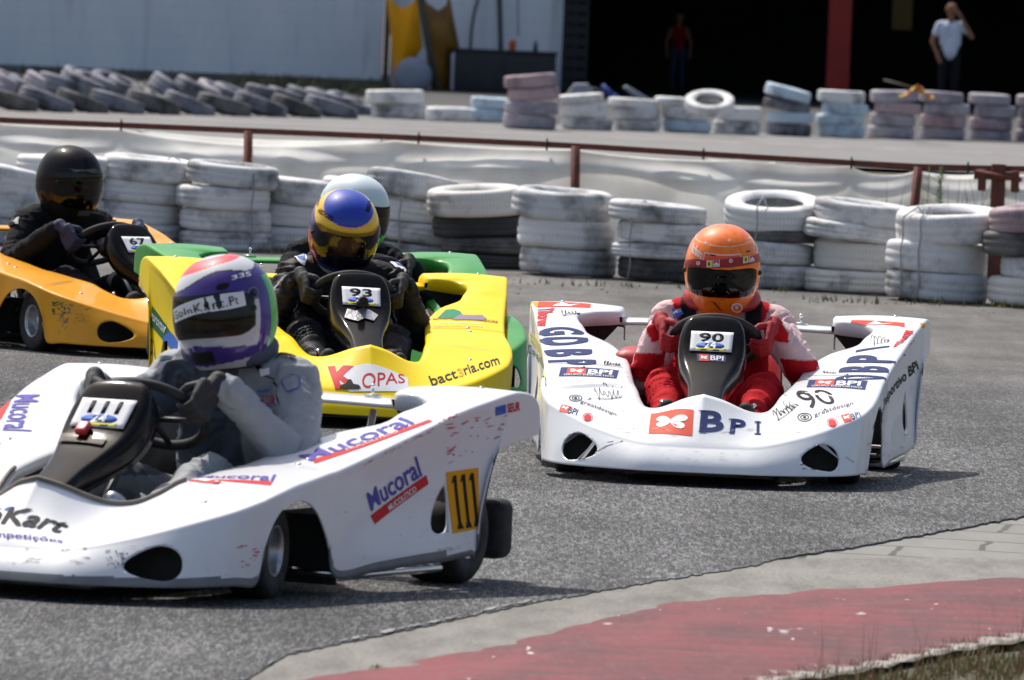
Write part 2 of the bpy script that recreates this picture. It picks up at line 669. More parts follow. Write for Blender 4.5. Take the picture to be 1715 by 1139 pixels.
class Decal:
    """collects flat marks laid on one curved surface (bvh in the local space of matrix mx)"""

    def __init__(self, bvh, mx):
        self.bvh, self.mx, self.inv = bvh, mx, mx.inverted()
        self.mb = MB()
        self.mats = []
        self.level = 0
        self.parent = None
        self.hold = 0

    def flush(self, name):
        if self.parent and not self.hold and not self.level and self.mb.v:
            self.mb.build(name, self.mats, self.parent)
            self.mb = MB()
            self.mats = []

    def mi(self, m):
        if m not in self.mats:
            self.mats.append(m)
        return self.mats.index(m)

    def hit(self, x, y):
        o = self.inv @ CAMP
        d = (self.inv.to_3x3() @ ray(x, y)).normalized()
        loc, nrm, idx, dist = self.bvh.ray_cast(o, d)
        if loc is None:
            # nearest approach along the ray
            best = None
            for k in range(400):
                q = o + d * ((self.mx.translation - CAMP).length - 2.5 + k * .0125)
                l2, n2, i2, ds = self.bvh.find_nearest(q)
                if best is None or ds < best[0]:
                    best = (ds, l2, n2)
            loc, nrm = best[1], best[2]
        return loc

    def quad(self, q):
        if len(q[0]) == 3:
            return [Vector(c) for c in q]
        return [self.hit(*c) for c in q]

    flat = False

    def lay(self, uv, faces, q, m, off=.0016, sub=.03):
        """uv in 0..1 (v up), q = TL,TR,BR,BL"""
        tl, tr, br, bl = self.quad(q)
        off += self.level
        wu = max((tr - tl).length, (br - bl).length)
        wv = max((bl - tl).length, (br - tr).length)
        bm = bmesh.new()
        bvs = [bm.verts.new((u * wu, v * wv, 0)) for u, v in uv]
        for f in faces:
            try:
                bm.faces.new([bvs[i] for i in f])
            except ValueError:
                pass
        for it in range(4):
            le = [e for e in bm.edges if e.calc_length() > sub]
            if not le:
                break
            bmesh.ops.subdivide_edges(bm, edges=le, cuts=1)
            bmesh.ops.triangulate(bm, faces=[f for f in bm.faces if len(f.verts) > 4])
        bm.verts.index_update()
        ref = self.inv @ CAMP
        vs = []
        if self.flat:
            if self.flat is True:
                fn = (br - bl).cross(tl - bl).normalized()
                if fn.dot(ref - bl) < 0:
                    fn = -fn
                self.flat = (bl.copy(), fn)
            fo, fn = self.flat
        for v in bm.verts:
            u, t = v.co.x / wu, v.co.y / wv
            p = (bl.lerp(br, u)).lerp(tl.lerp(tr, u), t)
            if self.flat:
                vs.append(p - fn * (p - fo).dot(fn) + fn * off)
                continue
            l, n, i, d = self.bvh.find_nearest(p)
            if n.dot(ref - l) < 0:
                n = -n
            vs.append(l + n * off)
        self.mb.add(vs, [[v.index for v in f.verts] for f in bm.faces], self.mi(m), True)
        bm.free()

    def text(self, s, q, m, bold=0.0, spacing=1.0, shear=0.0, off=.0022, sub=.03):
        uv, fs = text_mesh(s, bold, spacing, shear)
        self.lay(uv, fs, q, m, off, sub)
        self.flush('lettering')

    def rect(self, q, m, off=.0014):
        nx, ny = 10, 6
        uv = [(i / nx, j / ny) for j in range(ny + 1) for i in range(nx + 1)]
        fs = [(j * (nx + 1) + i, j * (nx + 1) + i + 1, (j + 1) * (nx + 1) + i + 1, (j + 1) * (nx + 1) + i) for j in range(ny) for i in range(nx)]
        self.lay(uv, fs, q, m, off, .2)
        self.flush('sticker')

    def disc(self, q, m, off=.0016, inner=0.0, n=28, a0=0, a1=6.28319):
        uv, fs = [], []
        for k in range(n + 1):
            a = a0 + (a1 - a0) * k / n
            uv.append((.5 + .5 * math.cos(a), .5 + .5 * math.sin(a)))
            uv.append((.5 + .5 * inner * math.cos(a), .5 + .5 * inner * math.sin(a)))
        for k in range(n):
            fs.append((2 * k, 2 * k + 2, 2 * k + 3, 2 * k + 1))
        self.lay(uv, fs, q, m, off, .2)
        self.flush('emblem')

    def poly(self, pts, q, m, off=.0018):
        self.lay(pts, [tuple(range(len(pts)))], q, m, off, .03)
        self.flush('emblem')

    def line(self, pts, q, m, wd=.03, off=.002, asp=1.0):
        """ribbon polyline in uv"""
        pts = crom([V(p[0], p[1], 0) for p in pts], 5)
        uv, fs = [], []
        for i, p in enumerate(pts):
            d = pts[min(i + 1, len(pts) - 1)] - pts[max(i - 1, 0)]
            nn = V(-d.y, d.x * asp, 0)
            nn = nn.normalized() if nn.length > 0 else V(0, 1, 0)
            uv.append((p.x + nn.x * wd / asp / 2, p.y + nn.y * wd / 2))
            uv.append((p.x - nn.x * wd / asp / 2, p.y - nn.y * wd / 2))
        for i in range(len(pts) - 1):
            fs.append((2 * i, 2 * i + 1, 2 * i + 3, 2 * i + 2))
        self.lay(uv, fs, q, m, off, .05)
        self.flush('signature')

    def squiggle(self, q, m, seed, wd=.03, n=14):
        """a handwritten signature: loops running to the right with one long stroke"""
        r = random.Random(seed)
        pts = []
        N_ = n * 3
        k1, k2, a0 = n * .42, n * .9, r.uniform(0, 6)
        for i in range(N_):
            t = i / (N_ - 1)
            env = (.42 if t < .25 else .20 + .10 * math.sin(t * 9 + a0))
            x = .06 + .84 * t + .06 * math.cos(2 * math.pi * k1 * t + a0)
            y = .52 + env * math.sin(2 * math.pi * k1 * t) + .06 * math.sin(k2 * 5 * t + a0)
            pts.append((min(1, max(0, x)), min(1, max(0, y))))
        self.hold += 1
        self.line(pts, q, m, wd * .8, asp=1.6)
        if n > 9:
            self.line([(.15, .12 + .1 * r.random()), (.5, .2), (.95, .30 + .2 * r.random())], q, m, wd * .8, asp=1.6)
        self.hold -= 1
        self.flush('signature')

    def scuffs(self, q, m, seed, n=20, lw=(.05, .25), th=(.02, .07), ang=.2):
        self.hold += 1
        r = random.Random(seed)
        for i in range(n):
            u, v = r.random(), r.random()
            L = r.uniform(*lw)
            T = r.uniform(*th)
            a = r.uniform(-ang, ang)
            pts = []
            K = 9
            for k in range(K):
                t = 2 * math.pi * k / K
                rr = r.uniform(.45, 1)
                x, y = L / 2 * math.cos(t) * rr, T / 2 * math.sin(t) * rr
                pts.append((min(1, max(0, u + x * math.cos(a) - y * math.sin(a))), min(1, max(0, v + x * math.sin(a) + y * math.cos(a)))))
            self.poly(pts, q, m, off=.0012 + .00002 * i)
        self.hold -= 1
        self.flush('scuff_marks')

    def build(self, name, parent):
        if self.mb.v:
            return self.mb.build(name, self.mats, parent)


# ------------------------------------------------------------------ wheels
def wheel(root, x, y, r, wdt, steer=0.0, tyre0=None):
    e = bpy.data.objects.new('wheel', None)
    C.objects.link(e)
    e.parent = root
    e.location = (x, y, r)
    e.rotation_euler = (0, 0, steer)
    e.empty_display_size = .05
    sg = 1 if x > 0 else -1
    mx = Matrix.Rotation(math.pi / 2 * sg, 4, 'Y')
    h = wdt / 2
    t = MB()
    rim_r = .066
    prof = [(rim_r, -h * .86), (rim_r + .012, -h * .97), (r * .72, -h), (r * .88, -h * .97), (r * .965, -h * .86), (r, -h * .6), (r, 0),
            (r, h * .6), (r * .965, h * .86), (r * .88, h * .97), (r * .72, h), (rim_r + .012, h * .97), (rim_r, h * .86)]
    t.lathe(prof, mx, 48)
    t.build('tyre', M['tyre_k'], e)
    k = MB()
    prof = [(rim_r + .004, h * .93), (rim_r - .004, h * .93), (rim_r - .008, h * .7), (.052, h * .35), (.045, h * .15), (.03, h * .12), (.026, h * .5), (.012, h * .55), (0.001, h * .55)]
    k.lathe(prof, mx, 40)
    prof = [(rim_r + .004, -h * .93), (rim_r - .004, -h * .93), (.05, -h * .4), (.045, h * .1)]
    k.lathe(prof, mx, 40)
    for a in range(3):
        t_ = a * 2 * math.pi / 3 + .4
        c = mx @ V(.037 * math.cos(t_), .037 * math.sin(t_), h * .2)
        k.ball(c, .008, 0, 8, 6)
    k.build('rim', M['alu'], e)
    return e


# ------------------------------------------------------------------ kart
def kart_matrix(O, psi, rollz=0.0):
    return Matrix.Translation((O[0], O[1], 0)) @ Matrix.Rotation(-psi, 4, 'Z') @ Matrix.Rotation(rollz, 4, 'Y')


def make_kart(label, mx, bodymat, steer=0.0, seatm='seat', trim=False, fair0=[None]):
    root = empty('racing_kart', mx, label, 'racing kart', 'enclosed endurance karts racing through the bend')
    me = SHELL.copy()
    mi_ = [0] * len(me.polygons)
    SHELL.polygons.foreach_get('material_index', mi_)
    me.materials.clear()
    me.materials.append(bodymat)
    me.materials.append(M['inner'])
    me.materials.append(M['skirt'] if trim else bodymat)
    me.polygons.foreach_set('material_index', mi_)
    sh = bpy.data.objects.new('body_shell', me)
    C.objects.link(sh)
    sh.parent = root
    sm = sh.modifiers.new('s', 'SOLIDIFY')
    sm.thickness = .006
    sm.offset = -1
    sm.material_offset = 1
    sm.use_rim = True
    sm.material_offset_rim = 0
    # rear wing between the pods
    b = MB()
    pr = [(1.70, .474), (1.715, .485), (1.75, .490), (1.85, .492), (1.885, .484), (1.893, .464), (1.886, .462), (1.86, .476), (1.76, .476), (1.712, .470)]
    xs = [-.395 + .79 * i / 12 for i in range(13)]
    vs = [(x, p[0], p[1] + .006 * (1 - (x / .4) ** 2)) for x in xs for p in pr]
    n = len(pr)
    fs = [(i * n + k, i * n + (k + 1) % n, (i + 1) * n + (k + 1) % n, (i + 1) * n + k) for i in range(12) for k in range(n)]
    fs += [tuple(range(n))[::-1], tuple(12 * n + k for k in range(n))]
    b.add(vs, fs)
    b.build('rear_wing', bodymat, root)
    for sx in (-1, 1):
        b = MB()
        b.tube([(sx * .26, 1.79, .50), (sx * .26, 1.79, .52)], .004)
        b.ball((sx * .26, 1.79, .528), .007)
        b.tube([(sx * .285, 1.79, .500), (sx * .235, 1.79, .500)], .005)
        b.tube([(sx * .26, 1.80, .46), (sx * .25, 1.70, .10)], .010)
        b.build('wing_support', M['chrome'], root)
    # steering fairing
    if fair0[0] is None:
        o, bv = make_fairing()
        fair0[0] = (o, bv)
        o.parent = root
        fa = o
    else:
        fa = fair0[0][0].copy()
        C.objects.link(fa)
        fa.parent = root
    # frame and floor
    b = MB()
    for sx in (-1, 1):
        b.tube([(sx * .14, .10, .055), (sx * .20, .35, .055), (sx * .30, .62, .06), (sx * .27, .85, .055), (sx * .31, 1.2, .055), (sx * .31, 1.75, .10)], .015)
        b.tube([(sx * .30, .62, .13), (sx * .44, .63, .13)], .012)
        b.tube([(sx * .13, .55, .10), (sx * .42, .60, .11)], .006)
    b.tube([(-.30, .62, .06), (.30, .62, .06)], .015)
    b.tube([(-.30, 1.10, .055), (.30, 1.10, .055)], .014)
    b.tube([(-.60, 1.65, .14), (.60, 1.65, .14)], .020)
    b.tube([(-.14, .10, .055), (.14, .10, .055)], .012)
    b.tube([(0, .50, .09), (0, .86, .43)], .010)
    b.build('frame', M['frame'], root)
    b = MB()
    b.box((0, .62, .036), (.50, 1.05, .006))
    b.box((0, 1.35, .036), (.50, .50, .006))
    b.build('floor_tray', M['frame'], root)
    for sx in (-1, 1):
        b = MB()
        b.box((sx * .335, .84, .125), (.008, .90, .17), 0, None, .003)
        b.box((sx * .345, .27, .095), (.25, .008, .11), 0, None, .003)
        b.box((sx * .44, 1.0, .115), (.20, .008, .19), 0, None, .003)
        b.build('dark_backing_plate', M['inner'], root)  # black plates added so the wheel arches and intakes look dark inside
    # seat
    b = MB()
    prof = []
    rows = []
    for i in range(13):
        t = i / 12
        yc = 1.10 + .40 * t ** .8 if t < .6 else 1.10 + .40 * (.6 ** .8) + .16 * (t - .6) / .4
        zc = .075 if t < .45 else .075 + .36 * ((t - .45) / .55) ** 1.2
        row = []
        for k in range(15):
            u = -1 + 2 * k / 14
            wdt = .20 + .02 * math.sin(t * 3)
            lift = (.13 + .03 * math.sin(t * 3.1)) * abs(u) ** 3.5
            if t < .45:
                row.append(V(wdt * u, yc, zc + lift * (.5 + t)))
            else:
                row.append(V(wdt * u, yc - lift * 1.0, zc + lift * .25))
        rows.append(row)
    vs = [p for r in rows for p in r]
    fs = [(i * 15 + k, i * 15 + k + 1, (i + 1) * 15 + k + 1, (i + 1) * 15 + k) for i in range(12) for k in range(14)]
    b.add(vs, fs)
    so_ = b.build('seat', M[seatm], root)
    q = so_.modifiers.new('s', 'SOLIDIFY')
    q.thickness = .01
    # steering wheel
    b = MB()
    wc, wn, wt = WHC, WHN, WHT
    ring = []
    for k in range(40):
        a = 2 * math.pi * k / 40
        ring.append(wc + V(1, 0, 0) * WHR * math.cos(a) + wt * WHR * math.sin(a) * (1 if math.sin(a) < 0 else .93))
    b.tube(ring, .0145, 10, 0, closed=True)
    for a in (R_(-10), R_(190), R_(270)):
        e = wc + V(1, 0, 0) * WHR * math.cos(a) + wt * WHR * math.sin(a)
        b.tube([wc - wn * .02, e], .008, 8, 1)
    b.tube([wc - wn * .05, wc + wn * .01], .028, 14, 1)
    b.build('steering_wheel', [M['black_matt'], M['frame']], root)
    # wheels
    for sx in (-1, 1):
        wheel(root, sx * .475, .63, .13, .115, steer)
        wheel(root, sx * .56, 1.65, .14, .17)
    # side bars
    for sx in (-1, 1):
        b = MB()
        b.tube([(sx * .32, .93, .06), (sx * .56, .95, .055), (sx * .60, 1.0, .052), (sx * .655, 1.42, .055), (sx * .64, 1.47, .055), (sx * .32, 1.50, .06)], .011)
        b.tube([(sx * .58, 1.02, .085), (sx * .62, 1.40, .09), (sx * .34, 1.44, .09)], .007)
        b.tube([(sx * .62, 1.38, .05), (sx * .62, 1.38, .16)], .008)
        b.build('side_bar', M['chrome'], root)
    # black guards under the rear of the pods
    for sx in (-1, 1):
        b = MB()
        top, bot = [], []
        for k in range(13):
            t = k / 12
            X = .375 + .315 * t
            top.append((sx * X, 1.665 + .01 * t, .500))
            bot.append((sx * X, 1.675, .485 - .16 * math.sin(min(1, t * 1.5) * 1.57)))
        n_ = 13
        vs = top + bot + [(a, y + .008, z) for a, y, z in top + bot]
        fs = [(k, k + 1, n_ + k + 1, n_ + k) for k in range(12)] + [(2 * n_ + k + 1, 2 * n_ + k, 3 * n_ + k, 3 * n_ + k + 1) for k in range(12)] + [(n_ + k, n_ + k + 1, 3 * n_ + k + 1, 3 * n_ + k) for k in range(12)]
        b.add(vs, fs)
        b.build('inner_guard', M['black_matt'], root)
    # fastening pins on the decks
    for sx in (-1, 1):
        for (X, Y) in ((.46, .90), (.46, .965), (.40, .42), (.60, 1.78)):
            l_, n_, i_, dd_ = SHELL_BVH.find_nearest(V(sx * X, Y, .34 if Y < 1 else .53))
            b = MB()
            b.lathe([(.0005, .004), (.006, .0035), (.0085, .0012), (.0085, -.001)], Matrix.Translation(l_) @ V(0, 0, 1).rotation_difference(n_ if n_.z > 0 else -n_).to_matrix().to_4x4(), 14)
            b.build('fastener', M['chrome'], root)
    # rear bumper ends and bar
    b = MB()
    b.tube([(-.5, 1.90, .11), (.5, 1.90, .11)], .014)
    for sx in (-1, 1):
        b.box((sx * .60, 1.86, .145), (.13, .10, .17), 0, None, .03)
        b.tube([(sx * .30, 1.7, .10), (sx * .32, 1.90, .11)], .012)
    b.build('rear_bumper', M['black_matt'], root)
    # pedals, tank and engine block
    b = MB()
    for sx in (-1, 1):
        b.tube([(sx * .17, .44, .06), (sx * .17, .40, .20)], .006)
        b.tube([(sx * .13, .40, .20), (sx * .20, .40, .20)], .008)
        b.tube([(sx * .10, .70, .10), (sx * .16, .56, .26)], .009)
    b.build('pedals', M['chrome'], root)
    b = MB()
    b.box((-.33, 1.36, .17), (.14, .24, .20), 0, None, .02)
    for k in range(6):
        b.box((-.33, 1.36, .29 + k * .014), (.15, .15, .006))
    b.tube([(-.33, 1.30, .20), (-.36, 1.15, .20), (-.38, .98, .16)], .025)
    b.build('engine', M['frame'], root)
    return root, fa


WHC = V(0, .925, .462)
WHN = V(0, .62, .785).normalized()
WHT = V(0, -.785, .62).normalized()
WHR = .150


def edge_trim(root):
    rows = SHELL_ROWS
    k = len(rows[0]) - 3
    pts = [r[k].copy() for r in rows if r[k].y < .62]
    path = [V(-p.x, p.y, p.z + .004) for p in reversed(pts[1:])] + [V(p.x, p.y, p.z + .004) for p in pts]
    b = MB()
    b.tube(path, .0065, 8)
    b.build('cockpit_trim', M['trim'], root)


# ------------------------------------------------------------------ people
def wrinkle(me, amp, sc, region=None, seed=0, segs=None):
    nrm = [v.normal.copy() for v in me.vertices]
    info = []
    for v, vn in zip(me.vertices, nrm):
        p = v.co.copy()
        q = V(p.x * sc * .8, p.y * sc * .8, p.z * sc * 1.3) + V(seed, seed * 2, 0)
        n = 1 - abs(noise.noise(q)) * 2.6
        n2 = 1 - abs(noise.noise(q * 2.3)) * 2.4
        a = amp * (n * .32 + n2 * .16 - .20)
        if segs:
            best = None
            for k, sgm in enumerate(segs):
                d, t = seg_dist(p, sgm[0], sgm[1], sgm[2], sgm[3])
                if best is None or d < best[0]:
                    best = (d, t, k)
            info.append(best)
            L = (segs[best[2]][1] - segs[best[2]][0]).length
            # cross folds that ring the limb, strongest towards its ends
            s = best[1] * L
            f = 1 - abs(noise.noise(V(s * 26 + 3 * noise.noise(p * 7), p.x * 4 + seed, (p.y + p.z) * 4))) * 3.2
            a += amp * .85 * (f - .35) * (.45 + .9 * abs(best[1] - .5) * 2) * (1 if L > .12 else .5)
        if region:
            a *= region(p)
        v.co = p + vn * a
    return info


def seg_dist(p, a, b, ra, rb):
    ab = b - a
    t = max(0, min(1, (p - a).dot(ab) / max(ab.length_squared, 1e-9)))
    return (p - (a + ab * t)).length - (ra + (rb - ra) * t), t


def wheel_grip(ang):
    a = R_(ang)
    s = math.sin(a)
    p = WHC + V(1, 0, 0) * WHR * math.cos(a) + WHT * WHR * s * (1 if s < 0 else .93)
    r = (V(1, 0, 0) * math.cos(a) + WHT * s).normalized()
    t = (V(1, 0, 0) * (-math.sin(a)) + WHT * math.cos(a)).normalized()
    return p, r, t, WHN


def glove(parent, off, ang, side, gm, elbow, cuff=None):
    """gloved hand closed on the steering wheel rim; side +1 = image right"""
    p, r, t, n = wheel_grip(ang)
    t = t * side          # points to the top of the wheel
    b = MB()

    def q(rr, nn, tt):
        return p + r * rr + n * nn + t * tt - off
    # palm
    for k in range(4):
        tt = -.032 + k * .0215
        b.capsule(q(.040, .050, tt * .8), q(.036, .004, tt), .016, .0135)
        L = (1.0, 1.1, 1.05, .85)[k]
        kn = q(.036, .004, tt)
        m1 = q(.034, -.026 * L, tt)
        m2 = q(.006, -.037 * L, tt * .97)
        m3 = q(-.022 * L, -.020, tt * .95)
        b.capsule(kn, m1, .0125, .0115)
        b.capsule(m1, m2, .0115, .0105)
        b.capsule(m2, m3, .0105, .009)
    b.capsule(q(.030, .045, .028), q(.004, .030, .044), .014, .0125)
    b.capsule(q(.004, .030, .044), q(-.018, .008, .046), .0125, .010)
    wr = q(.048, .085, -.012)
    b.capsule(q(.040, .045, 0), wr, .026, .026)
    d = (elbow - off - wr).normalized()
    b.capsule(wr, wr + d * .05, .027, .033)
    me = remesh(b, .0036, 2)
    me.materials.clear()
    me.materials.append(gm)
    o = bpy.data.objects.new('glove', me)
    C.objects.link(o)
    o.parent = parent
    if cuff:
        c = MB()
        c.tube([wr + d * .028, wr + d * .046], .0345, 18)
        c.build('cuff_tab', cuff, o)
    return wr + off


HS = 1.06


def helmet_shape(d):
    x, y, z = d
    a = .126
    b = .143 if y > 0 else .136
    c = .148 if z > 0 else .176
    k = 1.0
    p = V(x * a, y * b, z * c)
    # squarer superellipse cheeks
    e = 2.35
    rr = (abs(x) ** e + abs(y) ** e + abs(z) ** e) ** (-1 / e)
    p *= .35 + .65 * rr if rr > 0 else 1
    if y < 0 and z < 0.05:
        f = min(1, (0.05 - z) / .6)
        p.y *= 1 + .10 * f
        p.x *= 1 - .10 * f * max(0, -z)
    if z < -.3 and y > 0:
        p.y *= 1 - .25 * min(1, (-.3 - z) / .5)
    if p.z < -.148:
        p.z = -.148 + (p.z + .148) * .12
    return p * HS


def make_helmet(parent, off, pos, rot, func, hm, visorm, port=(-16, 14, 60), vis=(-20, 19, 76), vis_lift=1.012):
    """rot = (pitch, roll, yaw) degrees; yaw + turns the face to image right"""
    mx = Matrix.Translation(V(*pos) - off) @ Matrix.Rotation(R_(rot[2]), 4, 'Z') @ Matrix.Rotation(R_(rot[0]), 4, 'X') @ Matrix.Rotation(R_(rot[1]), 4, 'Y')
    NA, NE = 216, 120
    vs, fs, dirs = [], [], []
    for j in range(NE + 1):
        el = -86 + 176 * j / NE
        for i in range(NA):
            az = -180 + 360 * i / NA
            d = V(math.sin(R_(az)) * math.cos(R_(el)), -math.cos(R_(az)) * math.cos(R_(el)), math.sin(R_(el)))
            dirs.append((az, el, d))
            vs.append(helmet_shape(d))

    def inport(az, el, pt):
        c, h = (pt[0] + pt[1]) / 2, (pt[1] - pt[0]) / 2
        wv = pt[2]
        return (abs(az) / wv) ** 4 + (abs(el - c) / h) ** 4 < 1
    for j in range(NE):
        for i in range(NA):
            k = (i + 1) % NA
            az, el, _ = dirs[j * NA + i]
            if inport(az + 180 / NA, el + 88 / NE, port):
                continue
            if j == 0:
                continue
            fs.append((j * NA + i, j * NA + k, (j + 1) * NA + k, (j + 1) * NA + i))
    me = bpy.data.meshes.new('helmet')
    me.from_pydata([tuple(v) for v in vs], [], fs)
    me.materials.append(hm)
    for p in me.polygons:
        p.use_smooth = True
    a = me.color_attributes.new('paint', 'FLOAT_COLOR', 'POINT')
    for i, (az, el, d) in enumerate(dirs):
        a.data[i].color = (*func(az, el, d), 1)
    me.update()
    h = bpy.data.objects.new('helmet', me)
    C.objects.link(h)
    h.parent = parent
    h.matrix_local = mx
    s = h.modifiers.new('s', 'SOLIDIFY')
    s.thickness = .012
    s.offset = -1
    bvh = BVHTree.FromPolygons([tuple(v) for v in vs], fs)
    # visor
    b = MB()
    n1, n2 = 60, 18
    gv, gf = [], []
    for j in range(n2 + 1):
        el = vis[0] + (vis[1] - vis[0]) * j / n2
        for i in range(n1 + 1):
            az = vis[2] * (-1 + 2 * i / n1)
            taper = 1 - .35 * max(0, (abs(az) - vis[2] * .7) / (vis[2] * .3)) ** 2
            e2 = (vis[0] + vis[1]) / 2 + (el - (vis[0] + vis[1]) / 2) * taper
            d = V(math.sin(R_(az)) * math.cos(R_(e2)), -math.cos(R_(az)) * math.cos(R_(e2)), math.sin(R_(e2)))
            gv.append(helmet_shape(d) * vis_lift)
    for j in range(n2):
        for i in range(n1):
            gf.append((j * (n1 + 1) + i, j * (n1 + 1) + i + 1, (j + 1) * (n1 + 1) + i + 1, (j + 1) * (n1 + 1) + i))
    b.add(gv, gf)
    v = b.build('visor', visorm, h)
    vb = BVHTree.FromPolygons([tuple(p) for p in gv], gf)
    # pivots
    b = MB()
    for sx in (-1, 1):
        d = V(math.sin(R_(74 * sx)), -math.cos(R_(74)), .02).normalized()
        c = helmet_shape(d) * 1.01
        b.ball(c, .009, 0, 10, 6)
    # rubber edge around the port
    ring = []
    for k in range(64):
        t = 2 * math.pi * k / 64
        ct, st = math.cos(t), math.sin(t)
        az = port[2] * math.copysign(abs(ct) ** .5, ct)
        el = (port[0] + port[1]) / 2 + (port[1] - port[0]) / 2 * math.copysign(abs(st) ** .5, st)
        d = V(math.sin(R_(az)) * math.cos(R_(el)), -math.cos(R_(az)) * math.cos(R_(el)), math.sin(R_(el)))
        ring.append(helmet_shape(d) * .997)
    b.tube(ring, .0017, 6, 0, closed=True)
    # bottom roll
    ring = []
    for k in range(48):
        t = 2 * math.pi * k / 48
        d = V(math.sin(t) * math.cos(R_(-62)), -math.cos(t) * math.cos(R_(-62)), math.sin(R_(-62)))
        ring.append(helmet_shape(d) * .99)
    b.tube(ring, .006, 6, 0, closed=True)
    b.build('rubber_edging', M['black_matt'], h)
    return h, bvh, vb


def driver(label, kmx, cols, headpos, headrot, hfunc, hm, visorm, hands=(178, 2), lean=0.0, glovem=None, elbows=None,
           suitm='suit', skin=(.45, .24, .15), brace=None, paint_over=None, cuff=None, shoulders_w=.185, vis_lift=1.012, vis=(-20, 19, 76), port=(-16, 14, 60), amp=.0055, bulk=1.0):
    off = V(0, 1.30, .08)
    mx = kmx @ Matrix.Translation(off)
    b = MB()
    segs = []

    def cap(a, c, ra, rc, col):
        a, c = V(*a), V(*c)
        b.capsule(a - off, c - off, ra, rc)
        segs.append((a - off, c - off, ra, rc, col))
    ct, ca, cf, cl, cb = cols          # torso, upper arm, forearm, legs, boots
    hx, hy, hz = headpos
    sw = shoulders_w
    sy, sz = hy + .085, hz - .19
    pel = (0, 1.36, .17)
    cap(pel, (lean * .3, 1.385, .30), .135, .125, ct)
    cap((-.06 + lean * .5, 1.36, .32), (-.07 + lean, sy + .03, sz - .03), .105, .105, ct)
    cap((.06 + lean * .5, 1.36, .32), (.07 + lean, sy + .03, sz - .03), .105, .105, ct)
    cap((lean - sw + .05, sy, sz + .015), (lean + sw - .05, sy, sz + .012), .070, .070, ct)
    cap((lean, sy, sz), (hx, hy + .03, hz - .12), .075, .062, ct)
    cap((hx, hy + .03, hz - .12), (hx, hy + .02, hz - .04), .06, .07, skin)
    # elbows
    el = elbows or ((-.30, 1.12, .36), (.32, 1.12, .38))
    parent = bpy.data.objects.new('person', bpy.data.meshes.new('person'))
    C.objects.link(parent)
    parent.matrix_world = mx
    tag(parent, label, 'person')
    wrs = []
    for i, sg in enumerate((-1, 1)):
        wr = glove(parent, off, hands[i], sg, glovem, V(*el[i]), cuff)
        wrs.append(wr)
        s = (lean + sg * sw, sy, sz)
        cap(s, el[i], .066 * bulk, .055 * bulk, ca)
        cap(el[i], tuple(wr + (V(*el[i]) - wr).normalized() * .04), .055 * bulk, .038 * bulk, cf)
    for sg in (-1, 1):
        cap((sg * .085, 1.33, .15), (sg * .175, .92, .295), .095, .068, cl)
        cap((sg * .175, .92, .295), (sg * .135, .54, .155), .066, .045, cl)
    # head in helmet
    hr = Matrix.Rotation(R_(headrot[2]), 3, 'Z') @ Matrix.Rotation(R_(headrot[0]), 3, 'X') @ Matrix.Rotation(R_(headrot[1]), 3, 'Y')
    hp = V(hx, hy, hz)

    def hq(x, y, z):
        return hp + hr @ V(x, y, z)

    def bl(c, r, col):
        c = tuple(c)
        cap(c, (c[0], c[1], c[2] + .002), r, r, col)
    bl(hq(0, .02, .02), .090, skin)
    bl(hq(0, -.03, -.03), .068, skin)
    cap(tuple(hq(0, -.098, .0)), tuple(hq(0, -.112, -.032)), .009, .014, skin)
    for sx in (-1, 1):
        cap(tuple(hq(sx * .018, -.088, .022)), tuple(hq(sx * .048, -.078, .020)), .010, .009, (.06, .035, .025))
    me = remesh(b, .0085, 3)
    me.name = 'person'
    me.materials.clear()
    me.materials.append(M[suitm])

    def reg(p):
        return 0 if (p + off).z > hz - .14 else 1
    info = wrinkle(me, amp, 9, reg, seed=abs(hx + headrot[2]) * 3, segs=segs)
    cidx = [0]

    def colf(p):
        best = info[cidx[0]]
        cidx[0] += 1
        col = segs[best[2]][4]
        if paint_over:
            r = paint_over(p + off)
            if r and col != skin:
                return r
        return col
    paint(me, colf)
    old = parent.data
    parent.data = me
    bpy.data.meshes.remove(old)
    # boots
    for sg in (-1, 1):
        k = MB()
        k.capsule(V(sg * .135, .56, .16) - off, V(sg * .135, .50, .145) - off, .046, .044)
        k.capsule(V(sg * .135, .49, .115) - off, V(sg * .135, .445, .235) - off, .038, .036)
        k.capsule(V(sg * .135, .475, .08) - off, V(sg * .135, .43, .25) - off, .028, .026)
        mb_ = remesh(k, .006, 2)
        mb_.materials.clear()
        mb_.materials.append(cb)
        bo = bpy.data.objects.new('boot', mb_)
        C.objects.link(bo)
        bo.parent = parent
    if brace:
        k = MB()
        pts = []
        for i in range(24):
            t = 2 * math.pi * i / 24
            pts.append(V(lean * .7 + hx * .3 + .105 * math.cos(t), hy + .045 + .095 * math.sin(t), sz + .085 + .018 * math.sin(t)) - off)
        k.tube(pts, .034, 14, 0, closed=True)
        k.build('neck_brace', brace, parent)
    h, bv, vb = make_helmet(parent, off, headpos, headrot, hfunc, hm, visorm, port, vis, vis_lift)
    bpy.context.view_layer.update()
    hmx = mx @ h.matrix_local
    bodybvh = BVHTree.FromPolygons([tuple(v.co) for v in me.vertices], [tuple(p.vertices) for p in me.polygons])
    return parent, h, bv, vb, hmx, bodybvh, mx


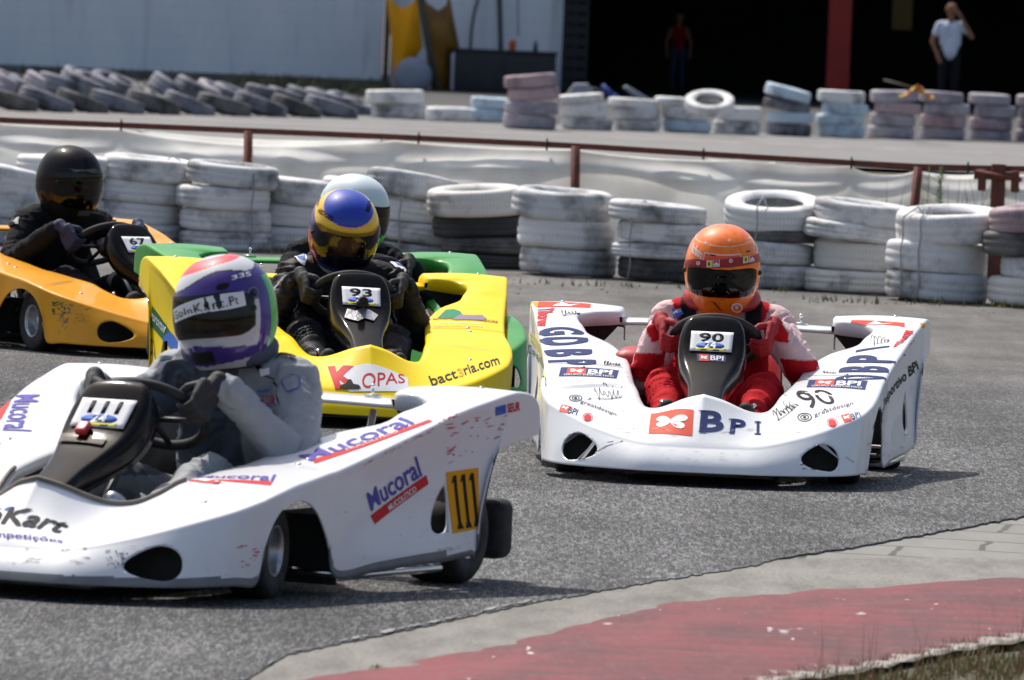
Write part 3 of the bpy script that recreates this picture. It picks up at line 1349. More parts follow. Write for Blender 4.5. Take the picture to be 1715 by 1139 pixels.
# ================================================================== SETTING
def asphalt_mat():
    m = bpy.data.materials.new('asphalt')
    m.use_nodes = True
    t = m.node_tree
    b = t.nodes["Principled BSDF"]
    N = t.nodes.new
    L = t.links.new
    tc = N("ShaderNodeTexCoord")

    def vor(sx, sy):
        mp = N("ShaderNodeMapping")
        mp.inputs["Scale"].default_value = (sx, sy, 1)
        L(tc.outputs["Object"], mp.inputs[0])
        v = N("ShaderNodeTexVoronoi")
        v.inputs["Scale"].default_value = 1
        v.inputs["Randomness"].default_value = 1
        L(mp.outputs[0], v.inputs["Vector"])
        return v, mp
    v1, mp1 = vor(120, 11)
    v2, mp2 = vor(210, 20)
    sep = N("ShaderNodeSeparateColor")
    L(v1.outputs["Color"], sep.inputs[0])
    sep2 = N("ShaderNodeSeparateColor")
    L(v2.outputs["Color"], sep2.inputs[0])
    # stone brightness
    ad = N("ShaderNodeMath")
    ad.operation = 'ADD'
    L(sep.outputs[0], ad.inputs[0])
    L(sep2.outputs[0], ad.inputs[1])
    cr = N("ShaderNodeValToRGB")
    e = cr.color_ramp.elements
    e[0].position = .18
    e[0].color = (.045, .045, .047, 1)
    e[1].position = .95
    e[1].color = (.225, .225, .225, 1)
    k = e.new(.55)
    k.color = (.105, .105, .106, 1)
    hf = N("ShaderNodeMath")
    hf.operation = 'MULTIPLY'
    hf.inputs[1].default_value = .5
    L(ad.outputs[0], hf.inputs[0])
    L(hf.outputs[0], cr.inputs[0])
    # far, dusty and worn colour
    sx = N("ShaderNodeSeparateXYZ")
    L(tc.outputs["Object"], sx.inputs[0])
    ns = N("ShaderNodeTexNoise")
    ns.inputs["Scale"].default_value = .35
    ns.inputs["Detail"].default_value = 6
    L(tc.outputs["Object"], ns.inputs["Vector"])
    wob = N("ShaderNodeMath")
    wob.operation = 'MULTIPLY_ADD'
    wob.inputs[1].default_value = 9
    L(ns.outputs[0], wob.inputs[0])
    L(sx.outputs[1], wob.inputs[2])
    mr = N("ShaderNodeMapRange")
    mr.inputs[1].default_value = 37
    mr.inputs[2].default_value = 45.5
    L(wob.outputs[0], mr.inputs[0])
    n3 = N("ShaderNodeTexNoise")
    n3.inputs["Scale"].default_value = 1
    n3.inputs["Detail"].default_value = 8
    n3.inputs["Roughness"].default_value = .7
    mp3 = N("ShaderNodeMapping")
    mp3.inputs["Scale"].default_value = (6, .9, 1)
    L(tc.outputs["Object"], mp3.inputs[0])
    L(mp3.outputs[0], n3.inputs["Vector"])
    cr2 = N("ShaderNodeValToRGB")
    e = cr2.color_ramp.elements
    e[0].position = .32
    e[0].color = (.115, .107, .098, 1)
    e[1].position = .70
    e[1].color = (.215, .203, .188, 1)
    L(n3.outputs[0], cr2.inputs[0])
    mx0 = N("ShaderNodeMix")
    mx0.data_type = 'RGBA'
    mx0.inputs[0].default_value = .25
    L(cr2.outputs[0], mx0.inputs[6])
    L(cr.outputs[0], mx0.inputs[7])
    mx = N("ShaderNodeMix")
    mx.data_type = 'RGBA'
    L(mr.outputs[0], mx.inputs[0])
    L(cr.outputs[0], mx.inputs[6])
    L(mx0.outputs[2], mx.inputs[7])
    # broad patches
    n4 = N("ShaderNodeTexNoise")
    n4.inputs["Scale"].default_value = .9
    n4.inputs["Detail"].default_value = 4
    L(tc.outputs["Object"], n4.inputs["Vector"])
    mr4 = N("ShaderNodeMapRange")
    mr4.inputs[1].default_value = .3
    mr4.inputs[2].default_value = .7
    mr4.inputs[3].default_value = .78
    mr4.inputs[4].default_value = 1.2
    L(n4.outputs[0], mr4.inputs[0])
    vm = N("ShaderNodeVectorMath")
    vm.operation = 'SCALE'
    L(mx.outputs[2], vm.inputs[0])
    L(mr4.outputs[0], vm.inputs[3])
    # darker rubbered streaks running along the racing line
    mp5 = N("ShaderNodeMapping")
    mp5.inputs["Scale"].default_value = (1.6, .10, 1)
    mp5.inputs["Rotation"].default_value = (0, 0, .10)
    L(tc.outputs["Object"], mp5.inputs[0])
    n5 = N("ShaderNodeTexNoise")
    n5.inputs["Scale"].default_value = 1.2
    n5.inputs["Detail"].default_value = 5
    L(mp5.outputs[0], n5.inputs["Vector"])
    mr5 = N("ShaderNodeMapRange")
    mr5.inputs[1].default_value = .42
    mr5.inputs[2].default_value = .66
    mr5.inputs[3].default_value = 1.0
    mr5.inputs[4].default_value = .72
    L(n5.outputs[0], mr5.inputs[0])
    vm2 = N("ShaderNodeVectorMath")
    vm2.operation = 'SCALE'
    L(vm.outputs[0], vm2.inputs[0])
    L(mr5.outputs[0], vm2.inputs[3])
    L(vm2.outputs[0], b.inputs["Base Color"])
    b.inputs["Roughness"].default_value = .9
    b.inputs["Specular IOR Level"].default_value = .25
    bp = N("ShaderNodeBump")
    bp.inputs["Distance"].default_value = .004
    bp.inputs["Strength"].default_value = .5
    L(v1.outputs["Distance"], bp.inputs["Height"])
    L(bp.outputs[0], b.inputs["Normal"])
    return m


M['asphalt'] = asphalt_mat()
M['earth'] = mat('dry_earth', (.16, .13, .09), .95, var=.7, vscale=3, col2=(.09, .08, .055))
M['concrete'] = mat('worn_concrete', (.225, .213, .19), .9, var=.9, vscale=7, col2=(.125, .118, .10), bump=.006, bscale=60, detail=12, anis=(1, .22, 1), lo=.40, hi=.66)
M['far_concrete'] = mat('far_track', (.20, .196, .188), .9, var=.6, vscale=1.2, col2=(.17, .165, .16), detail=8, anis=(1, .12, 1))


def paving_mat():
    m = mat('block_paving', (.24, .235, .215), .9, var=.6, vscale=2.5, col2=(.15, .148, .13), detail=8, anis=(1, .25, 1))
    t = m.node_tree
    b = t.nodes["Principled BSDF"]
    src = b.inputs["Base Color"].links[0].from_socket
    tc = t.nodes.new("ShaderNodeTexCoord")
    ns = t.nodes.new("ShaderNodeTexNoise")
    ns.inputs["Scale"].default_value = 3
    t.links.new(tc.outputs["Object"], ns.inputs["Vector"])
    ad = t.nodes.new("ShaderNodeMix")
    ad.data_type = 'RGBA'
    ad.inputs[0].default_value = .10
    t.links.new(tc.outputs["Object"], ad.inputs[6])
    t.links.new(ns.outputs["Color"], ad.inputs[7])
    mp = t.nodes.new("ShaderNodeMapping")
    mp.inputs["Scale"].default_value = (2.6, 1.9, 1)
    mp.inputs["Rotation"].default_value = (0, 0, .18)
    t.links.new(ad.outputs[2], mp.inputs[0])
    v = t.nodes.new("ShaderNodeTexBrick")
    v.inputs["Scale"].default_value = 1
    v.inputs["Mortar Size"].default_value = .035
    v.inputs["Mortar Smooth"].default_value = .6
    v.inputs["Brick Width"].default_value = 1.1
    v.inputs["Row Height"].default_value = .8
    t.links.new(mp.outputs[0], v.inputs["Vector"])
    mr = t.nodes.new("ShaderNodeMapRange")
    mr.inputs[1].default_value = 1
    mr.inputs[2].default_value = 0
    t.links.new(v.outputs["Fac"], mr.inputs[0])
    mx = t.nodes.new("ShaderNodeMix")
    mx.data_type = 'RGBA'
    t.links.new(mr.outputs[0], mx.inputs[0])
    mx.inputs[6].default_value = (.085, .08, .066, 1)
    t.links.new(src, mx.inputs[7])
    t.links.new(mx.outputs[2], b.inputs["Base Color"])
    return m


M['paving'] = paving_mat()


def kerb_mat():
    m = bpy.data.materials.new('red_kerb_paint')
    m.use_nodes = True
    t = m.node_tree
    b = t.nodes["Principled BSDF"]
    b.inputs["Roughness"].default_value = .8
    N, L = t.nodes.new, t.links.new
    tc = N("ShaderNodeTexCoord")

    def noi(sc, an, det=6):
        mp = N("ShaderNodeMapping")
        mp.inputs["Scale"].default_value = an
        L(tc.outputs["Object"], mp.inputs[0])
        n = N("ShaderNodeTexNoise")
        n.inputs["Scale"].default_value = sc
        n.inputs["Detail"].default_value = det
        n.inputs["Roughness"].default_value = .65
        L(mp.outputs[0], n.inputs["Vector"])
        return n

    def rng(s, a, c, d=0, e=1):
        r = N("ShaderNodeMapRange")
        r.inputs[1].default_value = a
        r.inputs[2].default_value = c
        r.inputs[3].default_value = d
        r.inputs[4].default_value = e
        L(s, r.inputs[0])
        return r.outputs[0]

    def mix(f, a, c):
        x = N("ShaderNodeMix")
        x.data_type = 'RGBA'
        L(f, x.inputs[0])
        for s, i in ((a, 6), (c, 7)):
            if isinstance(s, tuple):
                x.inputs[i].default_value = (*s, 1)
            else:
                L(s, x.inputs[i])
        return x.outputs[2]
    a = mix(rng(noi(3.2, (1, .3, 1), 9).outputs[0], .38, .62), (.195, .030, .036), (.100, .024, .027))
    a = mix(rng(noi(45, (1, .12, 1), 3).outputs[0], .50, .70, 0, .55), a, (.18, .06, .06))
    a = mix(rng(noi(9, (1, .16, 1), 2).outputs[0], .715, .735), a, (.42, .36, .34))
    a = mix(rng(noi(26, (.7, .14, 1), 2).outputs[0], .735, .76), a, (.55, .50, .47))
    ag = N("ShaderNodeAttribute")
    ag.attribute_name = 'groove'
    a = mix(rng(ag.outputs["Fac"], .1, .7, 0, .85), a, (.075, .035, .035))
    # worn-through strip by the grass
    at = N("ShaderNodeAttribute")
    at.attribute_name = 'wear'
    n = noi(9, (2.6, 1.1, 1), 9)
    s = N("ShaderNodeMath")
    s.operation = 'ADD'
    L(at.outputs["Fac"], s.inputs[0])
    L(n.outputs[0], s.inputs[1])
    a = mix(rng(s.outputs[0], 1.00, 1.08), a, (.30, .27, .24))
    a = mix(rng(s.outputs[0], 1.22, 1.33), a, (.075, .065, .045))
    L(a, b.inputs["Base Color"])
    return m


M['kerb'] = kerb_mat()


def sheet(name, outline_px, z, m, kind='structure', thick=0.0):
    pts = [G(x, y, z) for x, y in outline_px]
    b = MB()
    n = len(pts)
    b.add(pts, [tuple(range(n))], 0, False)
    if thick:
        b.add(pts + [p - V(0, 0, thick) for p in pts], [(i, (i + 1) % n, n + (i + 1) % n, n + i) for i in range(n)], 0, False)
    o = b.build(name, m)
    bm = bmesh.new()
    bm.from_mesh(o.data)
    bmesh.ops.triangulate(bm, faces=bm.faces[:])
    bm.to_mesh(o.data)
    bm.free()
    o['kind'] = kind
    return o


# base ground to the horizon
b = MB()
b.add([(-500, -60, -.05), (500, -60, -.05), (500, 900, -.05), (-500, 900, -.05)], [(0, 1, 2, 3)], 0, False)
tag(b.build('ground', M['earth']), kind='structure')


def jag(pts, seed, amp=1.2, step=9):
    r = random.Random(seed)
    out = []
    for i in range(len(pts) - 1):
        (x0, y0), (x1, y1) = pts[i], pts[i + 1]
        n = max(1, int(abs(x1 - x0) / step))
        for k in range(n):
            t = k / n
            out.append((x0 + (x1 - x0) * t, y0 + (y1 - y0) * t + r.uniform(-amp, amp)))
    out.append(pts[-1])
    return out


# the edge of the race track asphalt against the apron, left -> right
EDGE = [(-500, 1262), (150, 1196), (330, 1158), (416, 1136), (481, 1096), (602, 1071), (727, 1045), (860, 1015), (980, 994), (1109, 971), (1250, 950), (1309, 934), (1433, 915), (1558, 892), (1715, 865), (2300, 770), (3200, 660)]
ej = jag(EDGE, 3, 1.6, 7)
pts = [G(x, y, 0) for x, y in ej]
far = [V(60, 78, 0), V(-60, 78, 0)]
b = MB()
poly = pts + far
n = len(poly)
b.add(poly, [tuple(range(n))], 0, False)
lo = [p - V(0, 0, .05) for p in pts]
b.add(pts + lo, [(i, i + 1, len(pts) + i + 1, len(pts) + i) for i in range(len(pts) - 1)], 1, False)
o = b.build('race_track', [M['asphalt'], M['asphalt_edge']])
bm = bmesh.new()
bm.from_mesh(o.data)
bmesh.ops.triangulate(bm, faces=bm.faces[:])
bm.to_mesh(o.data)
bm.free()
o['kind'] = 'structure'
# the concrete apron and block paving, a little lower than the asphalt
sheet('paving', [(1300, 955), (1309, 925), (1433, 905), (1715, 850), (2300, 755), (3000, 650), (3000, 930), (2300, 925), (1715, 934), (1500, 934), (1328, 942)], -.007, M['paving'])
sheet('concrete_apron', [(-500, 1262), (150, 1190), (416, 1125), (481, 1088), (602, 1063), (727, 1037), (860, 1007), (980, 986), (1109, 963), (1250, 942), (1328, 936), (1500, 934), (1715, 934), (2300, 925),
                         (3000, 930), (3000, 1010), (2300, 990), (1715, 974), (1458, 993), (1279, 1003), (1119, 1018), (980, 1053), (860, 1086), (652, 1126), (531, 1148), (200, 1230), (-500, 1400)], -.004, M['concrete'])
def interp0(tab, x):
    for i in range(len(tab) - 1):
        if tab[i][0] <= x <= tab[i + 1][0]:
            t = (x - tab[i][0]) / (tab[i + 1][0] - tab[i][0])
            return tab[i][1] + t * (tab[i + 1][1] - tab[i][1])
    return tab[-1][1]


# old white line fragments and blue paint patch
b = MB()
rl = random.Random(5)
x = 380
while x < 870:
    y = interp0(EDGE, x) - 5 - 2 * noise.noise(V(x * .03, 0, 0))
    L = rl.uniform(10, 30)
    if rl.random() < .72:
        n_ = 7
        up_, dn_ = [], []
        hgt = rl.uniform(1.5, 5.5)
        for k in range(n_ + 1):
            t = k / n_
            env = math.sin(math.pi * min(1, max(0, t))) ** .5
            xx = x + L * t
            yy = interp0(EDGE, xx) - 5 + rl.uniform(-.8, .8)
            up_.append(G(xx, yy - hgt * env * .5, .0035))
            dn_.append(G(xx, yy + hgt * env * .5, .0035))
        for k in range(n_):
            b.add([up_[k], up_[k + 1], dn_[k + 1], dn_[k]], [(3, 2, 1, 0)], 0, False)
    x += L * rl.uniform(.9, 1.4)
tag(b.build('edge_line_paint', mat('worn_line_paint', (.30, .30, .295), .9, var=.9, vscale=30, col2=(.12, .12, .12), anis=(1, .12, 1))), kind='structure')
sheet('blue_paint_patch', [(436, 1129), (462, 1122), (500, 1124), (536, 1120), (528, 1127), (500, 1130), (470, 1132)], -.010, mat('blue_paint_worn', (.13, .20, .32), .9, var=.9, vscale=12, col2=(.28, .28, .27), anis=(1, .2, 1)))

# red ribbed kerb, real ridges across the depth
KU = [(-500, 1400), (200, 1222), (531, 1139), (652, 1121), (860, 1081), (980, 1049), (1119, 1014), (1279, 999), (1458, 989), (1715, 969), (2300, 940), (3000, 930)]
KL = [(-500, 1730), (200, 1530), (531, 1380), (652, 1330), (860, 1260), (980, 1228), (1119, 1198), (1299, 1160), (1458, 1134), (1608, 1100), (1715, 1086), (2300, 1066), (3000, 1056)]


def interp(tab, x):
    for i in range(len(tab) - 1):
        if tab[i][0] <= x <= tab[i + 1][0]:
            t = (x - tab[i][0]) / (tab[i + 1][0] - tab[i][0])
            return tab[i][1] + t * (tab[i + 1][1] - tab[i][1])
    return tab[-1][1] if x > tab[-1][0] else tab[0][1]


b = MB()
NXK, NYK = 260, 190
vs, wear, groove = [], [], []
for i in range(NXK + 1):
    px = -300 + (2400 + 300) * i / NXK
    wob = noise.noise(V(px * .02, 0, 3)) * 2.5
    a, c = G(px, interp(KU, px) + wob, -.012), G(px, interp(KL, px) + 10, -.012)
    for j in range(NYK + 1):
        t = j / NYK
        p = a.lerp(c, t)
        ramp = min(1, t * 3.0)
        ph = (p.y + .10 * p.x) / .23
        ridge = .5 + .5 * math.sin(2 * math.pi * ph + .6 * noise.noise(V(p.x * 1.5, p.y * 2, 0)))
        rz = .010 * (ridge ** .7) * min(1, max(0, (t - .18) * 4)) * (0.75 + .5 * noise.noise(V(p.x * 2.3, p.y * 3, 5)))
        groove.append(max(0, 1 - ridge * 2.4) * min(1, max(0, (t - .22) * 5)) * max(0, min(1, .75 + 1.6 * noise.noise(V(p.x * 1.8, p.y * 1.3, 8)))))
        vs.append(V(p.x, p.y, -.004 + .020 * ramp + rz + .004 * noise.noise(V(p.x * 5, p.y * 5, 1))))
        wear.append(t ** 7 * .95)
fs = [(i * (NYK + 1) + j, i * (NYK + 1) + j + 1, (i + 1) * (NYK + 1) + j + 1, (i + 1) * (NYK + 1) + j) for i in range(NXK) for j in range(NYK)]
b.add(vs, fs)
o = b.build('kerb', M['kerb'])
at = o.data.attributes.new('wear', 'FLOAT', 'POINT')
at.data.foreach_set('value', wear)
at = o.data.attributes.new('groove', 'FLOAT', 'POINT')
at.data.foreach_set('value', groove)
o['kind'] = 'structure'

# verge soil
sheet('verge', [(-500, 1715), (200, 1515), (531, 1350), (652, 1300), (860, 1228), (980, 1198), (1119, 1172), (1299, 1142), (1458, 1120), (1608, 1100), (1715, 1090), (2300, 1056), (3000, 1045), (3500, 1900), (800, 3200)], .004,
      mat('verge_soil', (.11, .10, .06), .95, var=.9, vscale=22, col2=(.05, .055, .03), bump=.02, bscale=50))


def grass(name, spots, mats, seed, hmin, hmax, wd=.004, droop=.5, curly=True):
    r = random.Random(seed)
    b = MB()
    for p in spots:
        h = r.uniform(hmin, hmax)
        a = r.uniform(0, 6.28)
        lean = V(math.cos(a), math.sin(a), 0) * h * r.uniform(.1, droop)
        sd = V(math.cos(a + 1.57), math.sin(a + 1.57), 0)
        if abs(sd.x) < .4:
            sd = V(1, 0, 0)
        wv = wd * r.uniform(.6, 1.3)
        q = []
        for k, t in enumerate((0, .35, .7, 1)):
            c = p + V(0, 0, h * t) + lean * t * t
            ww = wv * (1 - t * .9)
            q += [c - sd * ww, c + sd * ww]
        b.add(q, [(0, 1, 3, 2), (2, 3, 5, 4), (4, 5, 7, 6)], r.randrange(len(mats)), True)
    o = b.build(name, mats)
    o['kind'] = 'stuff'
    return o


GMD = [mat('far_blade_dark', (.05, .065, .03), .8), mat('far_blade_brown', (.08, .07, .04), .8)]
GM = [mat('blade_green', (.10, .16, .035), .7), mat('blade_olive', (.16, .17, .05), .7), mat('blade_straw', (.34, .24, .11), .8), mat('blade_russet', (.25, .11, .05), .8)]
rg = random.Random(11)
sp = []
for i in range(6500):
    px = rg.uniform(1230, 1800)
    y0 = interp(KL, px)
    yy = y0 + rg.uniform(-1, 70)
    if noise.noise(V(px * .02, yy * .04, 0)) > -.25:
        sp.append(G(px, yy, -.02))
grass('verge_grass', sp, [GM[1], GM[2], GM[3], GM[0], GM[2], GM[3]], 3, .012, .060, .0034)
sp = []
for i in range(60):
    px = rg.choice([1375, 1450, 1535, 1655, 1700, 1690, 1640]) + rg.gauss(0, 12)
    sp.append(G(px, 1150 + rg.uniform(0, 60), -.02))
grass('tall_dry_stems', sp, [GM[2], GM[3]], 5, .10, .24, .0012, .25)
# moss and weeds in the joint between asphalt and apron
sp = []
for x0, x1, n_ in ((1309, 1340, 160), (1336, 1372, 110), (1420, 1440, 90), (1460, 1560, 170), (1560, 1715, 90), (620, 640, 90)):
    for i in range(n_):
        px = rg.uniform(x0, x1)
        sp.append(G(px, interp(EDGE, px) + rg.uniform(-1, 5) + (60 if x0 == 620 else 0), -.015))
grass('joint_weeds', sp, [GM[0], GM[1]], 8, .006, .022, .003, .9)
# stones and dirt along the foot of the tyre wall
# ------------------------------------------------------------------ second track beyond the fence
b = MB()
b.add([(-60, 83, .0), (60, 83, .0), (60, 101, .0), (-60, 101, .0)], [(0, 1, 2, 3)], 0, False)
tag(b.build('far_road', M['far_concrete']), kind='structure')
b = MB()
b.add([(-60, 94.6, .004), (60, 92.2, .004), (60, 92.6, .004), (-60, 95.0, .004)], [(0, 1, 2, 3)], 0, False)
tag(b.build('far_road_marking', mat('far_red_line', (.36, .25, .24), .9, var=.9, vscale=2, col2=(.5, .48, .46))), kind='structure')
b = MB()
b.add([(-60, 101.0, .004), (-3.6, 101.0, .004), (-3.6, 127.9, .004), (-60, 127.9, .004)], [(0, 1, 2, 3)], 0, False)
tag(b.build('far_verge', mat('far_verge_soil', (.13, .128, .12), .95, var=.7, vscale=2, col2=(.08, .08, .06))), kind='structure')
b = MB()
b.add([(-3.6, 101.0, .006), (60, 101.0, .006), (60, 160, .006), (-3.6, 160, .006)], [(0, 1, 2, 3)], 0, False)
tag(b.build('garage_forecourt', mat('garage_floor', (.05, .05, .048), .8, var=.5, vscale=2)), kind='structure')
sp = []
for i in range(2600):
    sp.append(V(rg.uniform(-9.0, -2.2) if i % 3 == 0 else rg.uniform(-4.2, -2.0), rg.uniform(116, 127.5), 0))
grass('far_weeds', sp, GMD, 21, .05, .20, .012, .5)

# ------------------------------------------------------------------ building
DW = 128.0
WALLM = mat('whitewashed_wall', (.88, .89, .90), .85, var=.6, vscale=.6, col2=(.74, .77, .82), bump=.004, bscale=8, detail=8, anis=(1.4, 1, .6))
def wall_detail(m):
    t = m.node_tree
    N, L = t.nodes.new, t.links.new
    b_ = t.nodes["Principled BSDF"]
    src = b_.inputs["Base Color"].links[0].from_socket
    tc = N("ShaderNodeTexCoord")
    sep_ = N("ShaderNodeSeparateXYZ")
    L(tc.outputs["Object"], sep_.inputs[0])
    cmb = N("ShaderNodeCombineXYZ")
    L(sep_.outputs[0], cmb.inputs[0])
    L(sep_.outputs[2], cmb.inputs[1])
    br_ = N("ShaderNodeTexBrick")
    br_.inputs["Scale"].default_value = 1
    br_.inputs["Brick Width"].default_value = .8
    br_.inputs["Row Height"].default_value = .22
    br_.inputs["Mortar Size"].default_value = .012
    br_.inputs["Mortar Smooth"].default_value = .8
    L(cmb.outputs[0], br_.inputs["Vector"])
    mx = N("ShaderNodeMix")
    mx.data_type = 'RGBA'
    mu = N("ShaderNodeMath")
    mu.operation = 'MULTIPLY'
    mu.inputs[1].default_value = .14
    L(br_.outputs["Fac"], mu.inputs[0])
    L(mu.outputs[0], mx.inputs[0])
    L(src, mx.inputs[6])
    mx.inputs[7].default_value = (.42, .45, .50, 1)
    # vertical run-off streaks
    mp = N("ShaderNodeMapping")
    mp.inputs["Scale"].default_value = (3.0, 1, .25)
    L(tc.outputs["Object"], mp.inputs[0])
    n = N("ShaderNodeTexNoise")
    n.inputs["Scale"].default_value = 1.3
    n.inputs["Detail"].default_value = 6
    L(mp.outputs[0], n.inputs["Vector"])
    mr = N("ShaderNodeMapRange")
    mr.inputs[1].default_value = .58
    mr.inputs[2].default_value = .75
    mr.inputs[4].default_value = .5
    L(n.outputs[0], mr.inputs[0])
    mx2 = N("ShaderNodeMix")
    mx2.data_type = 'RGBA'
    L(mr.outputs[0], mx2.inputs[0])
    L(mx.outputs[2], mx2.inputs[6])
    mx2.inputs[7].default_value = (.46, .46, .46, 1)
    L(mx2.outputs[2], b_.inputs["Base Color"])


wall_detail(WALLM)
bl = empty('garage_building', Matrix.Translation((0, DW, 0)), 'whitewashed track building with a wide dark open garage and a red column', 'building')
xw = P(640, 90, DW).x
xr = P(941, 90, DW).x
b = MB()
b.box(((xw + (-34)) / 2, .15, 2.4), (xw + 34, .3, 4.8), 0)
b.build('wall', WALLM, bl)
b = MB()
b.box(((xw + xr) / 2 + .06, .35, 2.4), (xr - xw - .12, .3, 4.8), 0)
b.build('recessed_wall', WALLM, bl)
b = MB()
xe = P(1715, 90, DW).x + 6
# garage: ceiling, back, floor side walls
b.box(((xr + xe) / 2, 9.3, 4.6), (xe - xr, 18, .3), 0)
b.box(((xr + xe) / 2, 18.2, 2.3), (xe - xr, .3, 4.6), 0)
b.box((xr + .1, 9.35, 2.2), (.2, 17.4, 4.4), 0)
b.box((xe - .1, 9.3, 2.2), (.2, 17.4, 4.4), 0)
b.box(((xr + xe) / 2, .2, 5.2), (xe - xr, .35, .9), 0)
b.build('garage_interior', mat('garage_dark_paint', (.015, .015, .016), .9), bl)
b = MB()
b.box(((xw - 34 + xe) / 2, 9.5, 5.75), (xe - xw + 34, 20, .2), 0)
b.build('roof', mat('roof_sheet', (.3, .3, .3), .8), bl)
RC = mat('red_column_paint', (.36, .025, .016), .7, var=.5, vscale=3, col2=(.20, .02, .015))
b = MB()
xc0, xc1 = P(1386, 90, DW - .6).x, P(1424, 90, DW - .6).x
b.box(((xc0 + xc1) / 2, -.45, 2.2), (xc1 - xc0, .3, 4.4), 0, None, .015)
b.build('column', RC, bl)
b = MB()
xc0, xc1 = P(1492, 60, DW + 3).x, P(1526, 60, DW + 3).x
b.box(((xc0 + xc1) / 2, 3, 2.8), (xc1 - xc0, .3, 3.2), 0, None, .015)
b.build('hanging_panel', mat('dull_ochre', (.10, .06, .008), .8), bl)
# louvred shutter at the garage edge
b = MB()
x0, x1 = P(944, 90, DW - .05).x, P(982, 90, DW - .05).x
for k in range(26):
    b.box(((x0 + x1) / 2, -.02, .15 + k * .17), (x1 - x0, .02, .13), 0)
for xx in (x0, (x0 + x1) / 2, x1):
    b.box((xx, -.045, 2.2), (.035, .03, 4.4), 0)
b.build('shutter', mat('shutter_grey', (.022, .024, .026), .7), bl)
# drain pipe by the corner, hanging cables on the wall
b = MB()
x0 = P(648, 60, DW - .08).x
b.box((x0, .02, 2.4), (.085, .10, 4.8), 0)
b.build('drain_pipe', mat('pipe_dark', (.05, .055, .06), .6), bl)
for (xa, ya, xb, yb, th) in ((806, -20, 788, 88, .022), (836, -20, 839, 88, .035), (867, -20, 868, 60, .008)):
    b = MB()
    D = DW + .12
    pts = []
    for k in range(9):
        t = k / 8
        pts.append(P(xa + (xb - xa) * t + 5 * math.sin(t * 3.1) * (-1 if xa < 820 else 0), ya + (yb - ya) * t, D) - V(0, DW, 0))
    b.tube(pts, th, 8)
    b.build('cable', mat('cable_dark', (.05, .06, .07), .7), bl)
# dark base board and stains of the wall
b = MB()
b.box(((xw - 34) / 2, -.012, .05), (xw + 34, .02, .12), 0)
b.build('plinth', mat('plinth_dirt', (.20, .21, .19), .9, var=.7, vscale=2), bl)


def at_px(x, y, D):
    return P(x, y, D)


# dark cabinet against the wall
D = 126.6
c0, c1 = P(757, 170, D), P(933, 88, D)
k = empty('storage_cabinet', Matrix.Translation(((c0.x + c1.x) / 2, D + .3, 0)), 'dark grey flat-topped cabinet against the whitewashed wall', 'cabinet')
hh = c1.z
wd_ = c1.x - c0.x
CB = mat('cabinet_grey', (.020, .022, .025), .6, var=.5, vscale=3, col2=(.035, .037, .04))
b = MB()
b.box((0, 0, (hh - .04) / 2), (wd_ - .02, .6, hh - .04), 0, None, .01)
b.build('carcass', CB, k)
b = MB()
b.box((0, 0, hh - .018), (wd_ + .03, .64, .036), 0, None, .008)
b.build('cabinet_top', CB, k)
for sx in (-.25, .25):
    b = MB()
    b.box((sx * wd_, -.306, hh * .47), (wd_ * .47, .012, hh * .8), 0, None, .003)
    b.build('cabinet_door', CB, k)
b = MB()
q = P(858, 78, D) - V((c0.x + c1.x) / 2, D + .3, 0)
r0 = V(P(858, 78, D).x, D + .3, hh)
b.lathe([(.001, 0), (.05, 0), (.052, .03), (.05, .06), (.062, .10), (.060, .13), (.03, .155), (.001, .155)], Matrix.Identity(4), 20)
b.ball((0, 0, .15), .02)
o = b.build('warning_lamp', mat('orange_plastic', (.62, .10, .02), .5))
o.location = r0
tag(o, 'small orange beacon lamp standing on the dark cabinet', 'lamp')
b = MB()
b.lathe([(.001, 0), (.035, 0), (.035, .11), (.014, .14), (.014, .17), (.001, .17)], Matrix.Identity(4), 14)
o = b.build('bottle', mat('bottle_dark', (.07, .09, .10), .4))
o.location = (P(897, 80, D).x, D + .3, hh)
tag(o, 'small dark bottle on the cabinet, right of the orange lamp', 'bottle')

# yellow fairings hung upright on the wall beside the pipe


def upright_panel(pxo, D, label, m, name='spare_bodywork', thick=.05, hole=None, emblem=None):
    pts = [P(x, y, D) for x, y in pxo]
    cx = sum(p.x for p in pts) / len(pts)
    zb = min(p.z for p in pts)
    b = MB()
    n = len(pts)
    # bulged slab: outline ring, inset ring, centre
    cc = V(cx, D - .16, sum(p.z for p in pts) / n)
    loc = V(cx, D, 0)
    ring = [p - loc for p in pts]
    ins = [(p - loc).lerp(cc - loc, .25) + V(0, -.07, 0) for p in pts]
    ins2 = [(p - loc).lerp(cc - loc, .6) + V(0, -.10, 0) for p in pts]
    back = [p - loc + V(0, thick, 0) for p in pts]
    vs = ring + ins + ins2 + back
    fs = []
    for i in range(n):
        j = (i + 1) % n
        fs.append((i, j, n + j, n + i))
        fs.append((n + i, n + j, 2 * n + j, 2 * n + i))
        fs.append((3 * n + i, 3 * n + j, j, i))
    fs.append(tuple(2 * n + i for i in range(n)))
    b.add(vs, fs)
    o = b.build(name, m)
    o.location = loc
    tag(o, label, 'kart bodywork', 'spare bodywork stored upright by the wall')
    return o


